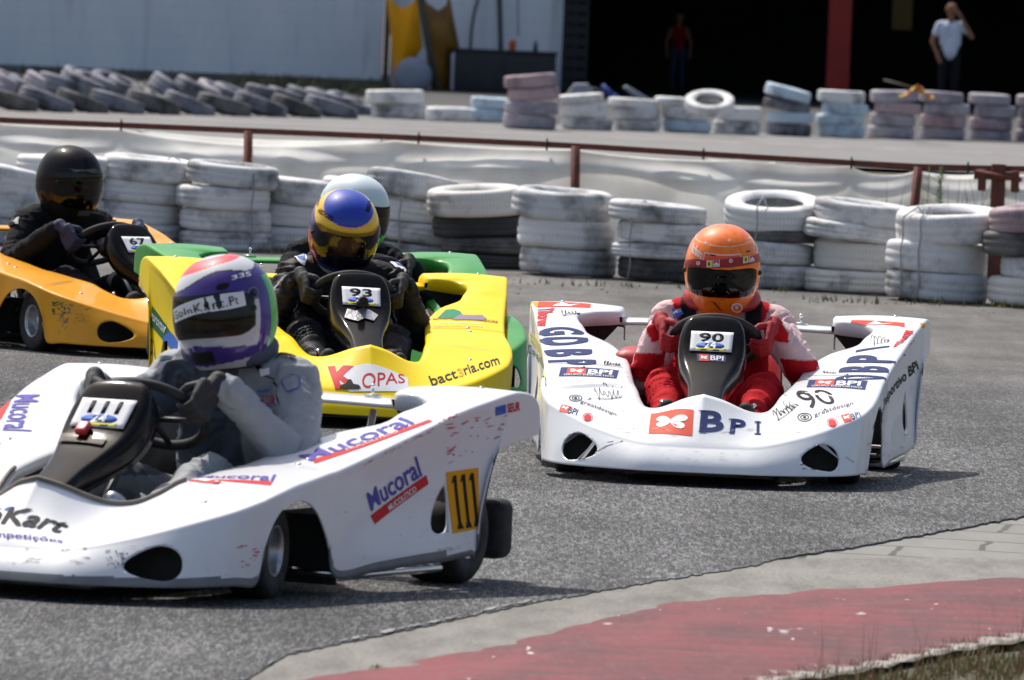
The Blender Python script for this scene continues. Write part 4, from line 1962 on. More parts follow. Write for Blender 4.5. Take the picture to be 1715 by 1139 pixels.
YB = mat('stored_yellow', (1.0, .42, .004), .5, spec=.2, var=.3, vscale=3, col2=(.85, .32, .004))
YD = mat('stored_yellow_shaded', (.30, .135, .008), .5, var=.5, vscale=3, col2=(.10, .045, .005))  # shade put into the colour: darker copy of the stored yellow
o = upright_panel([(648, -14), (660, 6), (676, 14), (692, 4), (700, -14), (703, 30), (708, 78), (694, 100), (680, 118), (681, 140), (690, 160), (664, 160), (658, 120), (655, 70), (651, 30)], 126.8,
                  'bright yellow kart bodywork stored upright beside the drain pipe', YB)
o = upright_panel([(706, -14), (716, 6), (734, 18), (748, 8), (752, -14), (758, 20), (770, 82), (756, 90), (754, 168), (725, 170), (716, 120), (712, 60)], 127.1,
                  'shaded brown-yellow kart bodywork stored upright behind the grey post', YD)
b = MB()
x0, x1 = P(704, 60, 126.5), P(738, 175, 126.5)
b.tube([P(702, -14, 126.4), P(716, 70, 126.4), P(738, 172, 126.4)], .055, 10)
tag(b.build('leaning_post', mat('post_grey', (.07, .065, .05), .7)), 'thick grey post leaning between the yellow bodywork pieces', 'post')
b = MB()
b.lathe([(.001, 0), (.22, .0), (.27, .06), (.29, .22), (.25, .30), (.12, .33), (.001, .33)], Matrix.Identity(4), 24)
o = b.build('wheel_cover', mat('dull_white_plastic', (.26, .29, .36), .6))
o.location = P(700, 128, 126.3)
o.rotation_euler = (R_(90), 0, R_(-25))
tag(o, 'round dull white cover at the foot of the yellow bodywork', 'cover')


# ================================================================== TYRES
def tyre_mat(name, col, col2, wear=.7, lo=.5, hi=.6):
    m = mat(name, col, .7, var=wear, vscale=3.6, col2=col2, bump=.0015, bscale=90, lo=lo, hi=hi, detail=5, objrand=True, spec=.3)
    t = m.node_tree
    N, L = t.nodes.new, t.links.new
    b = t.nodes["Principled BSDF"]
    tc = N("ShaderNodeTexCoord")
    sx = N("ShaderNodeSeparateXYZ")
    L(tc.outputs["Object"], sx.inputs[0])
    at = N("ShaderNodeMath")
    at.operation = 'ARCTAN2'
    L(sx.outputs[1], at.inputs[0])
    L(sx.outputs[0], at.inputs[1])
    zz = N("ShaderNodeMath")
    zz.operation = 'MULTIPLY'
    zz.inputs[1].default_value = 120
    L(sx.outputs[2], zz.inputs[0])
    zs = N("ShaderNodeMath")
    zs.operation = 'SINE'
    L(zz.outputs[0], zs.inputs[0])
    ma = N("ShaderNodeMath")
    ma.operation = 'MULTIPLY_ADD'
    ma.inputs[1].default_value = 84
    L(at.outputs[0], ma.inputs[0])
    L(zs.outputs[0], ma.inputs[2])
    sn = N("ShaderNodeMath")
    sn.operation = 'SINE'
    L(ma.outputs[0], sn.inputs[0])
    # only on the tread
    ln = N("ShaderNodeMath")
    ln.operation = 'POWER'
    ln.inputs[1].default_value = 2
    L(sx.outputs[0], ln.inputs[0])
    l2 = N("ShaderNodeMath")
    l2.operation = 'POWER'
    l2.inputs[1].default_value = 2
    L(sx.outputs[1], l2.inputs[0])
    sm = N("ShaderNodeMath")
    sm.operation = 'ADD'
    L(ln.outputs[0], sm.inputs[0])
    L(l2.outputs[0], sm.inputs[1])
    gt = N("ShaderNodeMath")
    gt.operation = 'GREATER_THAN'
    gt.inputs[1].default_value = .262 ** 2
    L(sm.outputs[0], gt.inputs[0])
    mu = N("ShaderNodeMath")
    mu.operation = 'MULTIPLY'
    L(sn.outputs[0], mu.inputs[0])
    L(gt.outputs[0], mu.inputs[1])
    bp = N("ShaderNodeBump")
    bp.inputs["Distance"].default_value = .0011
    bp.inputs["Strength"].default_value = .8
    L(mu.outputs[0], bp.inputs["Height"])
    old = b.inputs["Normal"].links[0].from_node
    L(bp.outputs[0], old.inputs["Normal"])
    # sipes stay darker: unpainted rubber shows in them
    src = b.inputs["Base Color"].links[0].from_socket
    mr = N("ShaderNodeMapRange")
    mr.inputs[1].default_value = -.95
    mr.inputs[2].default_value = -.3
    mr.inputs[3].default_value = .08
    mr.inputs[4].default_value = 0
    L(mu.outputs[0], mr.inputs[0])
    mx = N("ShaderNodeMix")
    mx.data_type = 'RGBA'
    L(mr.outputs[0], mx.inputs[0])
    L(src, mx.inputs[6])
    mx.inputs[7].default_value = (.12, .12, .12, 1)
    L(mx.outputs[2], b.inputs["Base Color"])
    return m


TM = {
    'w': tyre_mat('tyre_white', (.78, .77, .755), (.17, .17, .17), .9, .49, .72),
    'g': tyre_mat('tyre_greywhite', (.66, .66, .66), (.10, .10, .10), .92, .44, .66),
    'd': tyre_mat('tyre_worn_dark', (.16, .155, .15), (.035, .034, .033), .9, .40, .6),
    'k': tyre_mat('tyre_bare_black', (.05, .05, .05), (.028, .027, .026), .8, .4, .6),
    'c': tyre_mat('tyre_cream', (.70, .67, .62), (.13, .12, .11), .8, .54, .68),
    'p': tyre_mat('tyre_mauve', (.44, .40, .43), (.22, .19, .22), .8, .45, .62),
    'r': tyre_mat('tyre_pink', (.46, .34, .36), (.20, .15, .17), .8, .45, .62),
    'b': tyre_mat('tyre_blue', (.54, .66, .75), (.22, .27, .33), .8, .5, .66),
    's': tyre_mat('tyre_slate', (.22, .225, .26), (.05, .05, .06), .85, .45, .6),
}


def tyre_mesh(R, w_, seed, squash=0.0):
    b = MB()
    h = w_ / 2
    ri = R * .60
    outer = [(ri, -h * .66), (ri + .008, -h * .80), (R * .70, -h * .96), (R * .78, -h), (R * .86, -h * .985), (R * .92, -h * .93), (R * .955, -h * .85), (R * .975, -h * .76)]
    tread = []
    nt_ = 5
    for i in range(nt_):
        z0 = -h * .66 + 2 * h * .66 * i / nt_
        z1 = -h * .66 + 2 * h * .66 * (i + 1) / nt_
        crown = lambda z: R * (1 - .035 * (z / h) ** 2)
        if i % 2 == 0:
            tread += [(crown(z0), z0 + .001), (crown(z1), z1 - .001)]
        else:
            tread += [(crown(z0) - .003, z0 + .004), (crown(z1) - .003, z1 - .004)]
    outer2 = [(r, -z) for r, z in reversed(outer)]
    inner = [(ri - .004, h * .60), (ri + .03, h * .45), (R * .88, h * .62), (R * .93, h * .3), (R * .935, 0), (R * .93, -h * .3), (R * .88, -h * .62), (ri + .03, -h * .45), (ri - .004, -h * .60)]
    prof = [(r, z + h) for r, z in outer + tread + outer2 + inner]
    b.lathe(prof, Matrix.Identity(4), 88, 0, closed=True)
    r = random.Random(seed)
    a0 = r.uniform(0, 6.28)
    vs = []
    for v in b.v:
        x, y, z = v
        a = math.atan2(y, x)
        k = 1 + .012 * math.sin(2 * a + a0) + .006 * math.sin(3 * a + 2 * a0)
        dz = .010 * math.sin(a + a0 * 2) * (z / w_ - .5) + .006 * noise.noise(V(x * 4 + seed, y * 4, z * 6))
        # sidewalls sag a little between contact points
        vs.append((x * k, y * k, z * (1 - squash * (1 + .5 * math.sin(2 * a + a0))) + dz))
    b.v = vs
    me = bpy.data.meshes.new('tyre')
    me.from_pydata(b.v, [], b.f)
    for p in me.polygons:
        p.use_smooth = True
    me.materials.append(TM['w'])
    me.update()
    return me


TV = [tyre_mesh(.285, .165, 1), tyre_mesh(.290, .175, 2), tyre_mesh(.278, .158, 3), tyre_mesh(.300, .185, 4)]
TH = [.165, .175, .158, .185]


def put_tyre(label, group, loc, tone, var, rot=(0, 0, 0), sz=1.0, sc=1.0):
    o = bpy.data.objects.new('tyre', TV[var])
    C.objects.link(o)
    o.location = loc
    o.rotation_euler = (Matrix.Rotation(rot[1], 3, 'Y') @ Matrix.Rotation(rot[0], 3, 'X') @ Matrix.Rotation(rot[2], 3, 'Z')).to_euler()
    o.scale = (sc, sc, sz)
    o.material_slots[0].link = 'OBJECT'
    o.material_slots[0].material = TM[tone]
    tag(o, label, 'tyre', group)
    return o


ORD = {3: ['bottom', 'middle', 'topmost'], 4: ['bottom', 'second-lowest', 'third-from-ground', 'topmost'], 2: ['lower', 'upper'], 1: ['single'], 5: ['bottom', 'second-lowest', 'middle', 'second-highest', 'topmost']}
TONEW = {'w': 'white painted', 'g': 'grey-white painted', 'd': 'dark worn', 'k': 'bare black', 'c': 'cream white', 'p': 'mauve-grey', 'r': 'pinkish brown', 'b': 'pale blue', 's': 'slate grey'}
# phrase, x centre, y of foot, rows from the ground: (tone, height m, dx m, tilt-x deg, tilt-y deg)
FRONT = [
    ('at the far left edge of the tyre wall', -22, 410, [('g', .16, 0, 0, 0), ('g', .15, .02, 0, 3), ('w', .16, -.03, 0, 9)]),
    ('left of the black helmet', 96, 408, [('g', .14, 0, 0, 0), ('w', .145, .01, 0, 1), ('w', .14, -.02, 0, 1), ('w', .135, 0, 0, 1)]),
    ('behind the fairing of the amber kart', 232, 413, [('g', .135, .01, 0, 0), ('w', .14, -.02, 0, 2), ('w', .145, 0, 0, 2), ('w', .15, .03, 2, 3)]),
    ('below the leftmost fence post', 372, 421, [('g', .12, .01, 0, 0), ('w', .14, .0, 0, 1), ('w', .15, -.02, 0, 1), ('g', .145, .03, 1, 4)]),
    ('just left of the pale blue helmet', 500, 424, [('g', .16, -.02, 0, 0), ('w', .14, .0, 0, 2), ('w', .16, .05, 0, 4)]),
    ('hidden half behind the two helmets', 612, 427, [('g', .15, .0, 0, 0), ('w', .15, .0, 0, 2), ('w', .15, .0, 0, 3)]),
    ('just right of the pale blue helmet', 690, 440, [('g', .11, .05, 0, 3), ('g', .13, .03, 0, 5), ('w', .145, -.01, 0, 6), ('g', .16, -.03, -4, 7)]),
    ('dark stack left of the middle fence post', 805, 450, [('k', .08, .03, 0, 0), ('d', .10, .04, 0, -1), ('k', .12, -.01, 0, -3), ('c', .165, -.04, 2.5, -4)]),
    ('below the middle fence post', 944, 464, [('g', .16, .02, 0, 2), ('w', .17, 0, 0, 2), ('g', .165, -.03, 3, 3)]),
    ('just left of the orange helmet', 1108, 474, [('d', .135, .03, 0, 1), ('g', .085, -.02, 0, 0), ('w', .12, .02, 0, 2), ('g', .11, -.04, 0, 3)]),
    ('behind the orange helmet', 1290, 485, [('g', .14, .0, 0, 0), ('g', .125, -.02, 0, 2), ('d', .10, .02, 0, 0), ('w', .15, .01, 12, 0)]),
    ('right of the open ring stack', 1436, 493, [('c', .13, -.02, 0, 0), ('c', .16, .02, 0, 1), ('w', .105, -.03, 0, 5), ('g', .12, .02, 3, 5)]),
    ('tied with two cords near the right edge', 1571, 508, [('g', .165, .0, 0, 2), ('w', .17, -.01, 0, 2), ('w', .18, .06, 5, -3)]),
    ('at the right edge of the tyre wall', 1733, 518, [('c', .16, .03, 0, 2), ('g', .13, .09, 0, 0), ('d', .13, .0, 0, 0), ('r', .15, .03, 0, -6)]),
    ('beyond the right edge of the view', 1895, 528, [('g', .16, .0, 0, 2), ('w', .17, -.01, 0, 2), ('w', .16, .04, 0, -3)]),
]
rt_ = random.Random(4)
STACKPOS = []
for si, (ph, xc, yb, rows) in enumerate(FRONT):
    g = G(xc, yb - .0)
    g = V(g.x, g.y + .29, 0)
    z = 0
    names = ORD[len(rows)]
    hk = .94 if si in (1, 2, 3, 4, 6) else 1.0
    for k, (tone, h, dx, tx, ty) in enumerate(rows):
        h *= hk
        vi = (si * 3 + k * 2) % 3
        sc = 1.0 if h < .165 else 1.03
        lab = '%s tyre, %s in the stack %s' % (TONEW[tone], names[k], ph)
        put_tyre(lab, 'painted tyres stacked in front of the white tarpaulin', (g.x + dx, g.y + rt_.uniform(-.03, .03), z + (.285 * math.sin(abs(R_(ty))) * .35)), tone, vi,
                 (R_(tx), R_(ty), rt_.uniform(0, 6.28)), h / TH[vi] * 1.02, sc)
        z += h * .985
    STACKPOS.append((g, z))

# cords round the stacks
CORDS = [(2, 298 + 14, 'behind the steering fairing of the amber kart'), (3, 420, 'below the leftmost fence post'), (6, 668, 'just right of the pale blue helmet'),
         (9, 1056, 'just left of the orange helmet'), (10, 1266, 'under the open ring'), (12, 1541, 'near the right edge, left one of its pair'), (12, 1512, 'near the right edge, outer one of its pair')]
for si, px, ph in CORDS:
    g, z = STACKPOS[si]
    D = g.y - .31
    x = P(px, 400, D).x
    dx = x - g.x
    yy = math.sqrt(max(.01, .298 ** 2 - dx * dx))
    b = MB()
    pts = [(x * .35 + g.x * .65, g.y - .12, z - .05), (x * .6 + g.x * .4, g.y - yy * .75, z + .022), (x, g.y - yy - .005, z - .04)]
    for k in range(6):
        pts.append((x + .006 * math.sin(k * 2.1), g.y - yy - .012 - .006 * math.sin(k * 1.7), z - .06 - (z - .09) * k / 5))
    pts += [(x, g.y - yy * .8, .012), (x * .5 + g.x * .5, g.y - .1, .012)]
    b.tube(pts, .0045, 7)
    o = b.build('tie_cord', M['cord'])
    tag(o, 'grey cord tied round the tyre stack %s' % ph, 'cord', 'cords round the tyre stacks')

# back row, right part: stacks beyond the second track
BACK = [
    (668, 199, [('g', .17, -.0), ('w', .17, -.06)], 'left of the single low white tyre', 1.22),
    (750, 204, [('w', .17, 0)], 'lying alone below the yellow bodywork', .93),
    (818, 206, [('b', .17, 0), ('b', .13, .03)], 'left of the tall pinkish stack', .9),
    (886, 217, [('p', .17, .0), ('p', .15, .02), ('r', .155, .04), ('r', .15, .0)], 'tall pinkish stack before the cabinet', 1.08),
    (980, 218, [('g', .14, .02), ('w', .165, -.02), ('w', .10, -.08)], 'right of the tall pinkish stack', 1.04),
    (1064, 220, [('g', .13, .02), ('g', .15, .0), ('w', .10, -.05)], 'below the woman in the red top, left one', 1.0),
    (1147, 223, [('b', .15, .02), ('w', .16, -.0), ('w', .10, -.1)], 'left of the big open white ring', 1.0),
    (1234, 226, [('g', .16, .0), ('w', .17, .02)], 'right of the big open white ring', 1.0),
    (1318, 228, [('s', .15, .02), ('b', .13, .03), ('s', .13, -.02), ('b', .15, -.02)], 'leaning stack left of the red column', 1.0),
    (1407, 231, [('b', .15, .02), ('b', .13, .0), ('b', .13, .05), ('w', .15, .0)], 'pale blue stack below the red column', 1.0),
    (1493, 233, [('p', .15, .0), ('p', .15, .01), ('r', .14, .07), ('p', .14, .02)], 'mauve stack left of the red and yellow cloth', 1.0),
    (1580, 235, [('p', .15, .0), ('r', .15, .0), ('p', .14, .04), ('p', .14, -.04)], 'mauve stack below the red and yellow cloth', .98),
    (1660, 236, [('p', .12, .0), ('r', .15, .0), ('p', .16, .05), ('p', .14, -.03)], 'mauve stack below the man in white', .92),
    (1742, 239, [('p', .15, .0), ('p', .14, .0), ('p', .15, .02), ('p', .14, -.01)], 'at the right edge of the back row', 1.0),
]
for si, (xc, yb, rows, ph, sc) in enumerate(BACK):
    g = G(xc, yb)
    z = 0
    names = ORD[len(rows)]
    for k, (tone, h, dx) in enumerate(rows):
        ty = rt_.uniform(-2, 2)
        if 'leaning' in ph and k >= 2:
            ty = 8 + 5 * (k - 2)
        if 'tall pinkish' in ph and k >= 2:
            ty = -6
        lab = '%s tyre, %s in back row, %s' % (TONEW[tone], names[k] if len(rows) > 1 else 'single', ph)
        put_tyre(lab.replace(', single,', ''), 'tyres in the back row along the garage', (g.x + dx, g.y + .29, z + abs(math.sin(R_(ty))) * .1), tone, (si + k) % 3, (0, R_(ty), rt_.uniform(0, 6)), h / TH[(si + k) % 3], sc)
        z += h
# the open ring propped on the back row
g = P(1188, 179, 97.0)
put_tyre('big white tyre propped up to show its open hole on the back row', 'tyres in the back row along the garage', (g.x, g.y, g.z - .02), 'w', 0, (R_(22), 0, .5), .8, 1.02)
# left part: tyres leaning like fallen dominoes in two layers
pl = []
r9 = random.Random(12)
for i in range(9):
    pl.append((-6 + i * 28.5 + r9.uniform(-4, 4), 143 + r9.uniform(-4, 4) - (5 if i in (5, 6, 7) else 0), 23 + r9.uniform(-6, 7), i))
for i in range(4):
    pl.append((292 + i * 36.0 + r9.uniform(-3, 3), 147 + i * 4, 30 - i * 3, 9 + i))
for i in range(5):
    pl.append((455 + i * 33.0, 160 + i * 2.5 + r9.uniform(-2, 2), 17 + r9.uniform(-6, 5), 13 + i))
LM = ['at the left edge', 'second from the left', 'third from the left', 'fourth from the left', 'fifth from the left', 'sixth from the left', 'seventh from the left', 'eighth from the left', 'last before the gap',
      'first after the gap, most tilted', 'second after the gap', 'third after the gap', 'fourth after the gap', 'fifth after the gap', 'sixth after the gap', 'seventh after the gap', 'eighth after the gap', 'last before the flat stacks']
for (xc, yc, tl, i) in pl:
    g = P(xc, yc + 7, 101.5 + .06 * (i % 2))
    tone = 'p' if i in (0, 1, 3, 11) else 's'
    put_tyre('%s tyre leaning in the upper back row, %s' % (TONEW[tone], LM[i]), 'leaning tyres in the left part of the back row', (g.x - .04, g.y + .2, g.z - .10), tone, i % 3, (R_(r9.uniform(-6, 10)), R_(tl), i), 1.30, 1.20)
LL = ['below the left edge pair', 'below the third leaning tyre', 'below the fifth leaning tyre', 'below the seventh leaning tyre', 'below the gap', 'below the most tilted tyre', 'below the eleventh leaning tyre', 'below the thirteenth leaning tyre', 'below the fifteenth leaning tyre', 'below the last leaning tyre']
for i in range(10):
    xc = 10 + i * 60
    g = G(xc, 186 + i * 1.3)
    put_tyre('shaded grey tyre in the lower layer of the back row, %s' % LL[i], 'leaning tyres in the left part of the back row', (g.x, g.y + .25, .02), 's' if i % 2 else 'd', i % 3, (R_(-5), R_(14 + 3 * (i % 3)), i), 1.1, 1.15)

# ================================================================== FENCE AND TARPAULIN
def FD(x):
    return 53.2 - 2.6 * x / 1715


RAIL = [(-260, 186), (0, 201), (415, 219), (650, 229), (960, 244), (1240, 262), (1530, 279), (1600, 281), (1715, 283), (2000, 300)]
fn = empty('metal_railing', Matrix.Translation((0, 52, 0)), 'rusty red metal railing running behind the front tyre wall', 'railing')


def fl(x, y, dy=0.0):
    p = P(x, y, FD(x) + dy)
    return V(p.x, p.y - 52, p.z)


b = MB()
pts = [fl(x, interp(RAIL, x)) for x in range(-260, 1990, 90)]
for i in range(len(pts) - 1):
    a, c = pts[i], pts[i + 1]
    d = c - a
    rot = d.to_track_quat('X', 'Z').to_matrix()
    b.box((a + c) / 2, (d.length + .004, .028, .036), 0, rot)
b.build('rail', M['rust'], fn)
for x, xb in ((-120, -120), (416, 415), (964, 962), (1538, 1520)):
    b = MB()
    a = fl(x, interp(RAIL, x))
    c = fl(xb, 430)
    b.tube([V(a.x, a.y - .03, a.z), V(c.x, a.y - .03, -.04)], .028, 4)
    b.build('post', M['rust'], fn)
b = MB()
a = fl(1672, 283)
b.box((a.x, a.y - .05, a.z / 2 - .0), (.085, .05, a.z + .06))
b.box((a.x - .03, a.y - .08, a.z - .04), (.24, .03, .05))
b.box((a.x - .10, a.y - .08, a.z - .07), (.05, .04, .13), 0, None, .008)
b.box((a.x + .10, a.y - .08, a.z - .07), (.05, .04, .13), 0, None, .008)
b.tube([(a.x - .14, a.y - .10, a.z - .02), (a.x + .14, a.y - .10, a.z - .06)], .014)
b.build('gate_post', M['rust'], fn)
for x in (202, 700, 915, 1177, 1425, 1620):
    b = MB()
    a = fl(x, interp(RAIL, x))
    ring = [a + V(.004, .03 * math.cos(t), .034 * math.sin(t)) for t in [k * .5236 for k in range(12)]]
    b.tube(ring, .006, 6, 0, closed=True)
    b.build('tie_ring', M['black_matt'], fn)


def tarp_mat():
    m = bpy.data.materials.new('white_tarpaulin')
    m.use_nodes = True
    t = m.node_tree
    t.nodes.clear()
    N, L = t.nodes.new, t.links.new
    o = N("ShaderNodeOutputMaterial")
    d = N("ShaderNodeBsdfPrincipled")
    d.inputs["Roughness"].default_value = .55
    tr = N("ShaderNodeBsdfTranslucent")
    tc = N("ShaderNodeTexCoord")
    n = N("ShaderNodeTexNoise")
    n.inputs["Scale"].default_value = 2.5
    n.inputs["Detail"].default_value = 8
    mp = N("ShaderNodeMapping")
    mp.inputs["Scale"].default_value = (1, 1, .5)
    L(tc.outputs["Object"], mp.inputs[0])
    L(mp.outputs[0], n.inputs["Vector"])
    cr = N("ShaderNodeValToRGB")
    cr.color_ramp.elements[0].position = .35
    cr.color_ramp.elements[0].color = (.80, .79, .76, 1)
    cr.color_ramp.elements[1].position = .6
    cr.color_ramp.elements[1].color = (.92, .92, .90, 1)
    L(n.outputs[0], cr.inputs[0])
    L(cr.outputs[0], d.inputs["Base Color"])
    L(cr.outputs[0], tr.inputs["Color"])
    mx = N("ShaderNodeMixShader")
    mx.inputs[0].default_value = .58
    L(d.outputs[0], mx.inputs[1])
    L(tr.outputs[0], mx.inputs[2])
    L(mx.outputs[0], o.inputs[0])
    return m


TARPM = tarp_mat()
TIES = [-260, -40, 202, 660, 964, 1240, 1425, 1535, 1672, 1800, 2000]
SAG = [3, 2, 18, 4, 7, 4, 12, 12, 5, 8]


def make_tarp():
    b = MB()
    NX, NZ = 420, 46
    vs = []
    for i in range(NX + 1):
        px = -260 + 2260 * i / NX
        k = max(j for j in range(len(TIES)) if TIES[j] <= px)
        k = min(k, len(TIES) - 2)
        t = (px - TIES[k]) / (TIES[k + 1] - TIES[k])
        sag = SAG[k] * (4 * t * (1 - t)) ** .8
        D = FD(px) + .05
        top = P(px, interp(RAIL, px) + 5 + sag, D)
        for j in range(NZ + 1):
            s = j / NZ                   # 0 top -> 1 ground
            z = top.z * (1 - s) - .01 * s
            # big diagonal folds hanging from the ties
            f = 0
            f += .085 * (1 - abs(noise.noise(V(top.x * .9, z * 1.3 + top.x * .35, 1.0))) * 2.2)
            f += .022 * (1 - abs(noise.noise(V(top.x * 1.7 - z * 1.5, z * 2.2, 7.0))) * 2.4)
            f += .008 * noise.noise(V(top.x * 4, z * 4, 3))
            f += .07 * math.exp(-((s - .16 - .05 * math.sin(px * .011)) / .075) ** 2) * math.sin(math.pi * t) ** .5
            f *= min(1, s * 5)
            vs.append(V(top.x, D - f, z))
    fs = [(i * (NZ + 1) + j, i * (NZ + 1) + j + 1, (i + 1) * (NZ + 1) + j + 1, (i + 1) * (NZ + 1) + j) for i in range(NX) for j in range(NZ)]
    b.add(vs, fs)
    o = b.build('tarpaulin', TARPM)
    q = o.modifiers.new('s', 'SOLIDIFY')
    q.thickness = .002
    tag(o, 'long creased white tarpaulin hanging from the rusty railing', 'tarpaulin')


make_tarp()
# second, brighter sheet sagging behind the railing
for (x0, x1, d0, yb_, lab_) in ((230, 640, 10, 36, 'bright white flap of sheet sagging behind the rail beside the leftmost post'), (1180, 1300, 5, 12, 'thin white flap of sheet under the rail above the orange helmet'), (1530, 1668, 7, 26, 'white flap of sheet under the rail between the two right posts')):
    b = MB()
    NX, NZ = 60, 10
    vs = []
    for i in range(NX + 1):
        t = i / NX
        px = x0 + (x1 - x0) * t
        for j in range(NZ + 1):
            s = j / NZ
            sg_ = math.sin(math.pi * t) ** .7
            y = interp(RAIL, px) + 5 + (d0 * sg_ if x0 != 230 else d0 * sg_ * (1 - .3 * t)) * (1 - s) + s * (4 + yb_ * sg_)
            p = P(px, y, FD(px) + .10 + .35 * (1 - s) * sg_ + .02 * noise.noise(V(px * .02, s * 3, 0)))
            vs.append(p)
    b.add(vs, [(i * (NZ + 1) + j, i * (NZ + 1) + j + 1, (i + 1) * (NZ + 1) + j + 1, (i + 1) * (NZ + 1) + j) for i in range(NX) for j in range(NZ)])
    o = b.build('tarpaulin_flap', TARPM)
    q = o.modifiers.new('s', 'SOLIDIFY')
    q.thickness = .002
    tag(o, lab_, 'tarpaulin')

# weeds by the gate post and below the stacks
sp = []
for (x0, x1, n_) in ((1545, 1570, 10), (1588, 1600, 8), (1618, 1650, 16), (1480, 1500, 4), (1700, 1712, 5)):
    for i in range(n_):
        px = rg.uniform(x0, x1)
        q = P(px, 400, FD(px) - .16)
        sp.append(V(q.x, q.y, 0))
grass('fence_weeds', sp, [GM[1], GM[0]], 31, .45, .62, .005, .18)
b = MB()
r = random.Random(2)
stem0 = P(1563, 370, FD(1563) - .17)
for s_ in range(4):
    bx = stem0.x + r.uniform(-.04, .04)
    for k in range(26):
        z = .36 + .30 * k / 26
        a = r.uniform(0, 6.28)
        L = r.uniform(.012, .05)
        p = V(bx + .01 * math.sin(z * 20), stem0.y, z)
        e = p + V(math.cos(a) * L, math.sin(a) * L * .5, L * .5)
        b.add([p - V(0, 0, .004), p + V(0, 0, .004), e], [(0, 1, 2)])
    b.tube([V(bx, stem0.y, 0), V(bx, stem0.y, .68)], .0025, 5)
o = b.build('tall_weed', GM[0])
tag(o, 'tall feathery green weed growing against the tarpaulin between the two right posts', 'plant')
sp = []
for (x0, x1, yb, n_) in ((380, 560, 418, 420), (1660, 1715, 514, 60), (860, 1340, 476, 60), (1340, 1660, 504, 60)):
    for i in range(n_):
        px = rg.uniform(x0, x1)
        yy = yb + (px - x0) * (.045 if x0 < 800 else .03) + rg.uniform(-3, 2)
        sp.append(G(px, yy, 0))
grass('tyre_wall_weeds', sp, [GM[1], GM[2], GM[0]], 33, .01, .05, .006, .6)
# litter of small stones on the run-off
b = MB()
r = random.Random(9)
for i in range(60):
    px = r.uniform(820, 1760)
    y0 = 462 + (px - 860) * .052
    yy = y0 + abs(r.gauss(0, 16)) + 3
    p = G(px, yy)
    s = r.uniform(.004, .010)
    b.ball((p.x, p.y, s * .4), (s, s, s * .6), 0, 6, 4)
o = b.build('gravel_bits', mat('pale_stone', (.36, .34, .31), .9))
o['kind'] = 'stuff'

# ================================================================== THINGS BEHIND
# pale boards and sheets piled by the garage corner
SHM = mat('pale_sheet', (.36, .38, .42), .6)
for pts_, th, label in ((((942, 166), (962, 140), (985, 140), (1002, 166)), .25, 'pale grey hump of sheeting at the left corner of the garage'),
                        (((1042, 146), (1050, 143), (1088, 166), (1070, 168)), .1, 'slim white board leaning towards the right, left of the woman')):
    D = 118
    q = [P(x, y, D) for x, y in pts_]
    cx = sum(p.x for p in q) / 4
    b = MB()
    fr = [p - V(cx, D, 0) for p in q]
    bk = [p + V(0, th, 0) for p in fr]
    b.add(fr + bk, [(0, 1, 2, 3), (7, 6, 5, 4)] + [(i, 4 + i, 4 + (i + 1) % 4, (i + 1) % 4) for i in range(4)])
    o = b.build('board', SHM)
    o.location = (cx, D, 0)
    bv_ = o.modifiers.new('b', 'BEVEL')
    bv_.width = .02
    bv_.segments = 3
    tag(o, label, 'board')
b = MB()
q0, q1 = P(966, 148, 118.3), P(1020, 162, 118.3)
b.tube([q0 - V(0, 0, .02), (q0 + q1) / 2 + V(0, 0, .03), q1], .05, 8)
b.tube([q0 + V(.5, 0, -.15), q1 + V(.05, 0, .05)], .04, 8)
tag(b.build('hose', M['black_matt']), 'black hose lying across the pale sheeting by the garage corner', 'hose')
b = MB()
q0, q1 = P(1008, 142, 118.1), P(1028, 166, 118.1)
b.tube([q0, q1], [.03, .07], 8)
b.ball(tuple(q1), .08, 0)
tag(b.build('bag', mat('blue_bag', (.03, .06, .30), .6)), 'small blue bag beside the black hose', 'bag')
# crumpled red and yellow cloth on the back tyres
b = MB()
CLM = [mat('cloth_yellow', (.62, .42, .05), .7), mat('cloth_red', (.42, .05, .03), .7)]
c0 = P(1535, 152, 98.2)
NX = 22
vs, fs, mi = [], [], []
for i in range(NX + 1):
    for j in range(9):
        u, t = i / NX, j / 8
        h = .17 * math.exp(-((u - .5) / .25) ** 2) * (1 - .5 * t)
        vs.append(V(c0.x + (u - .5) * .40, c0.y - .2 + .4 * t, c0.z - .07 + h * .8 + .05 * noise.noise(V(u * 7, t * 6, 2))))
for i in range(NX):
    for j in range(8):
        b.add([vs[i * 9 + j], vs[i * 9 + j + 1], vs[(i + 1) * 9 + j + 1], vs[(i + 1) * 9 + j]], [(0, 1, 2, 3)], 1 if noise.noise(V(i * .3, j * .5, 9)) > 0 else 0)
o = b.build('cloth', CLM)
tag(o, 'crumpled red and yellow cloth lying on top of the mauve tyres', 'cloth')
b = MB()
b.tube([P(1480, 134, 98.6), P(1528, 146, 98.5)], .011, 8)
o = b.build('stick', mat('stick_grey', (.12, .11, .09), .7))
tag(o, 'thin stick poking out left of the red and yellow cloth', 'stick')


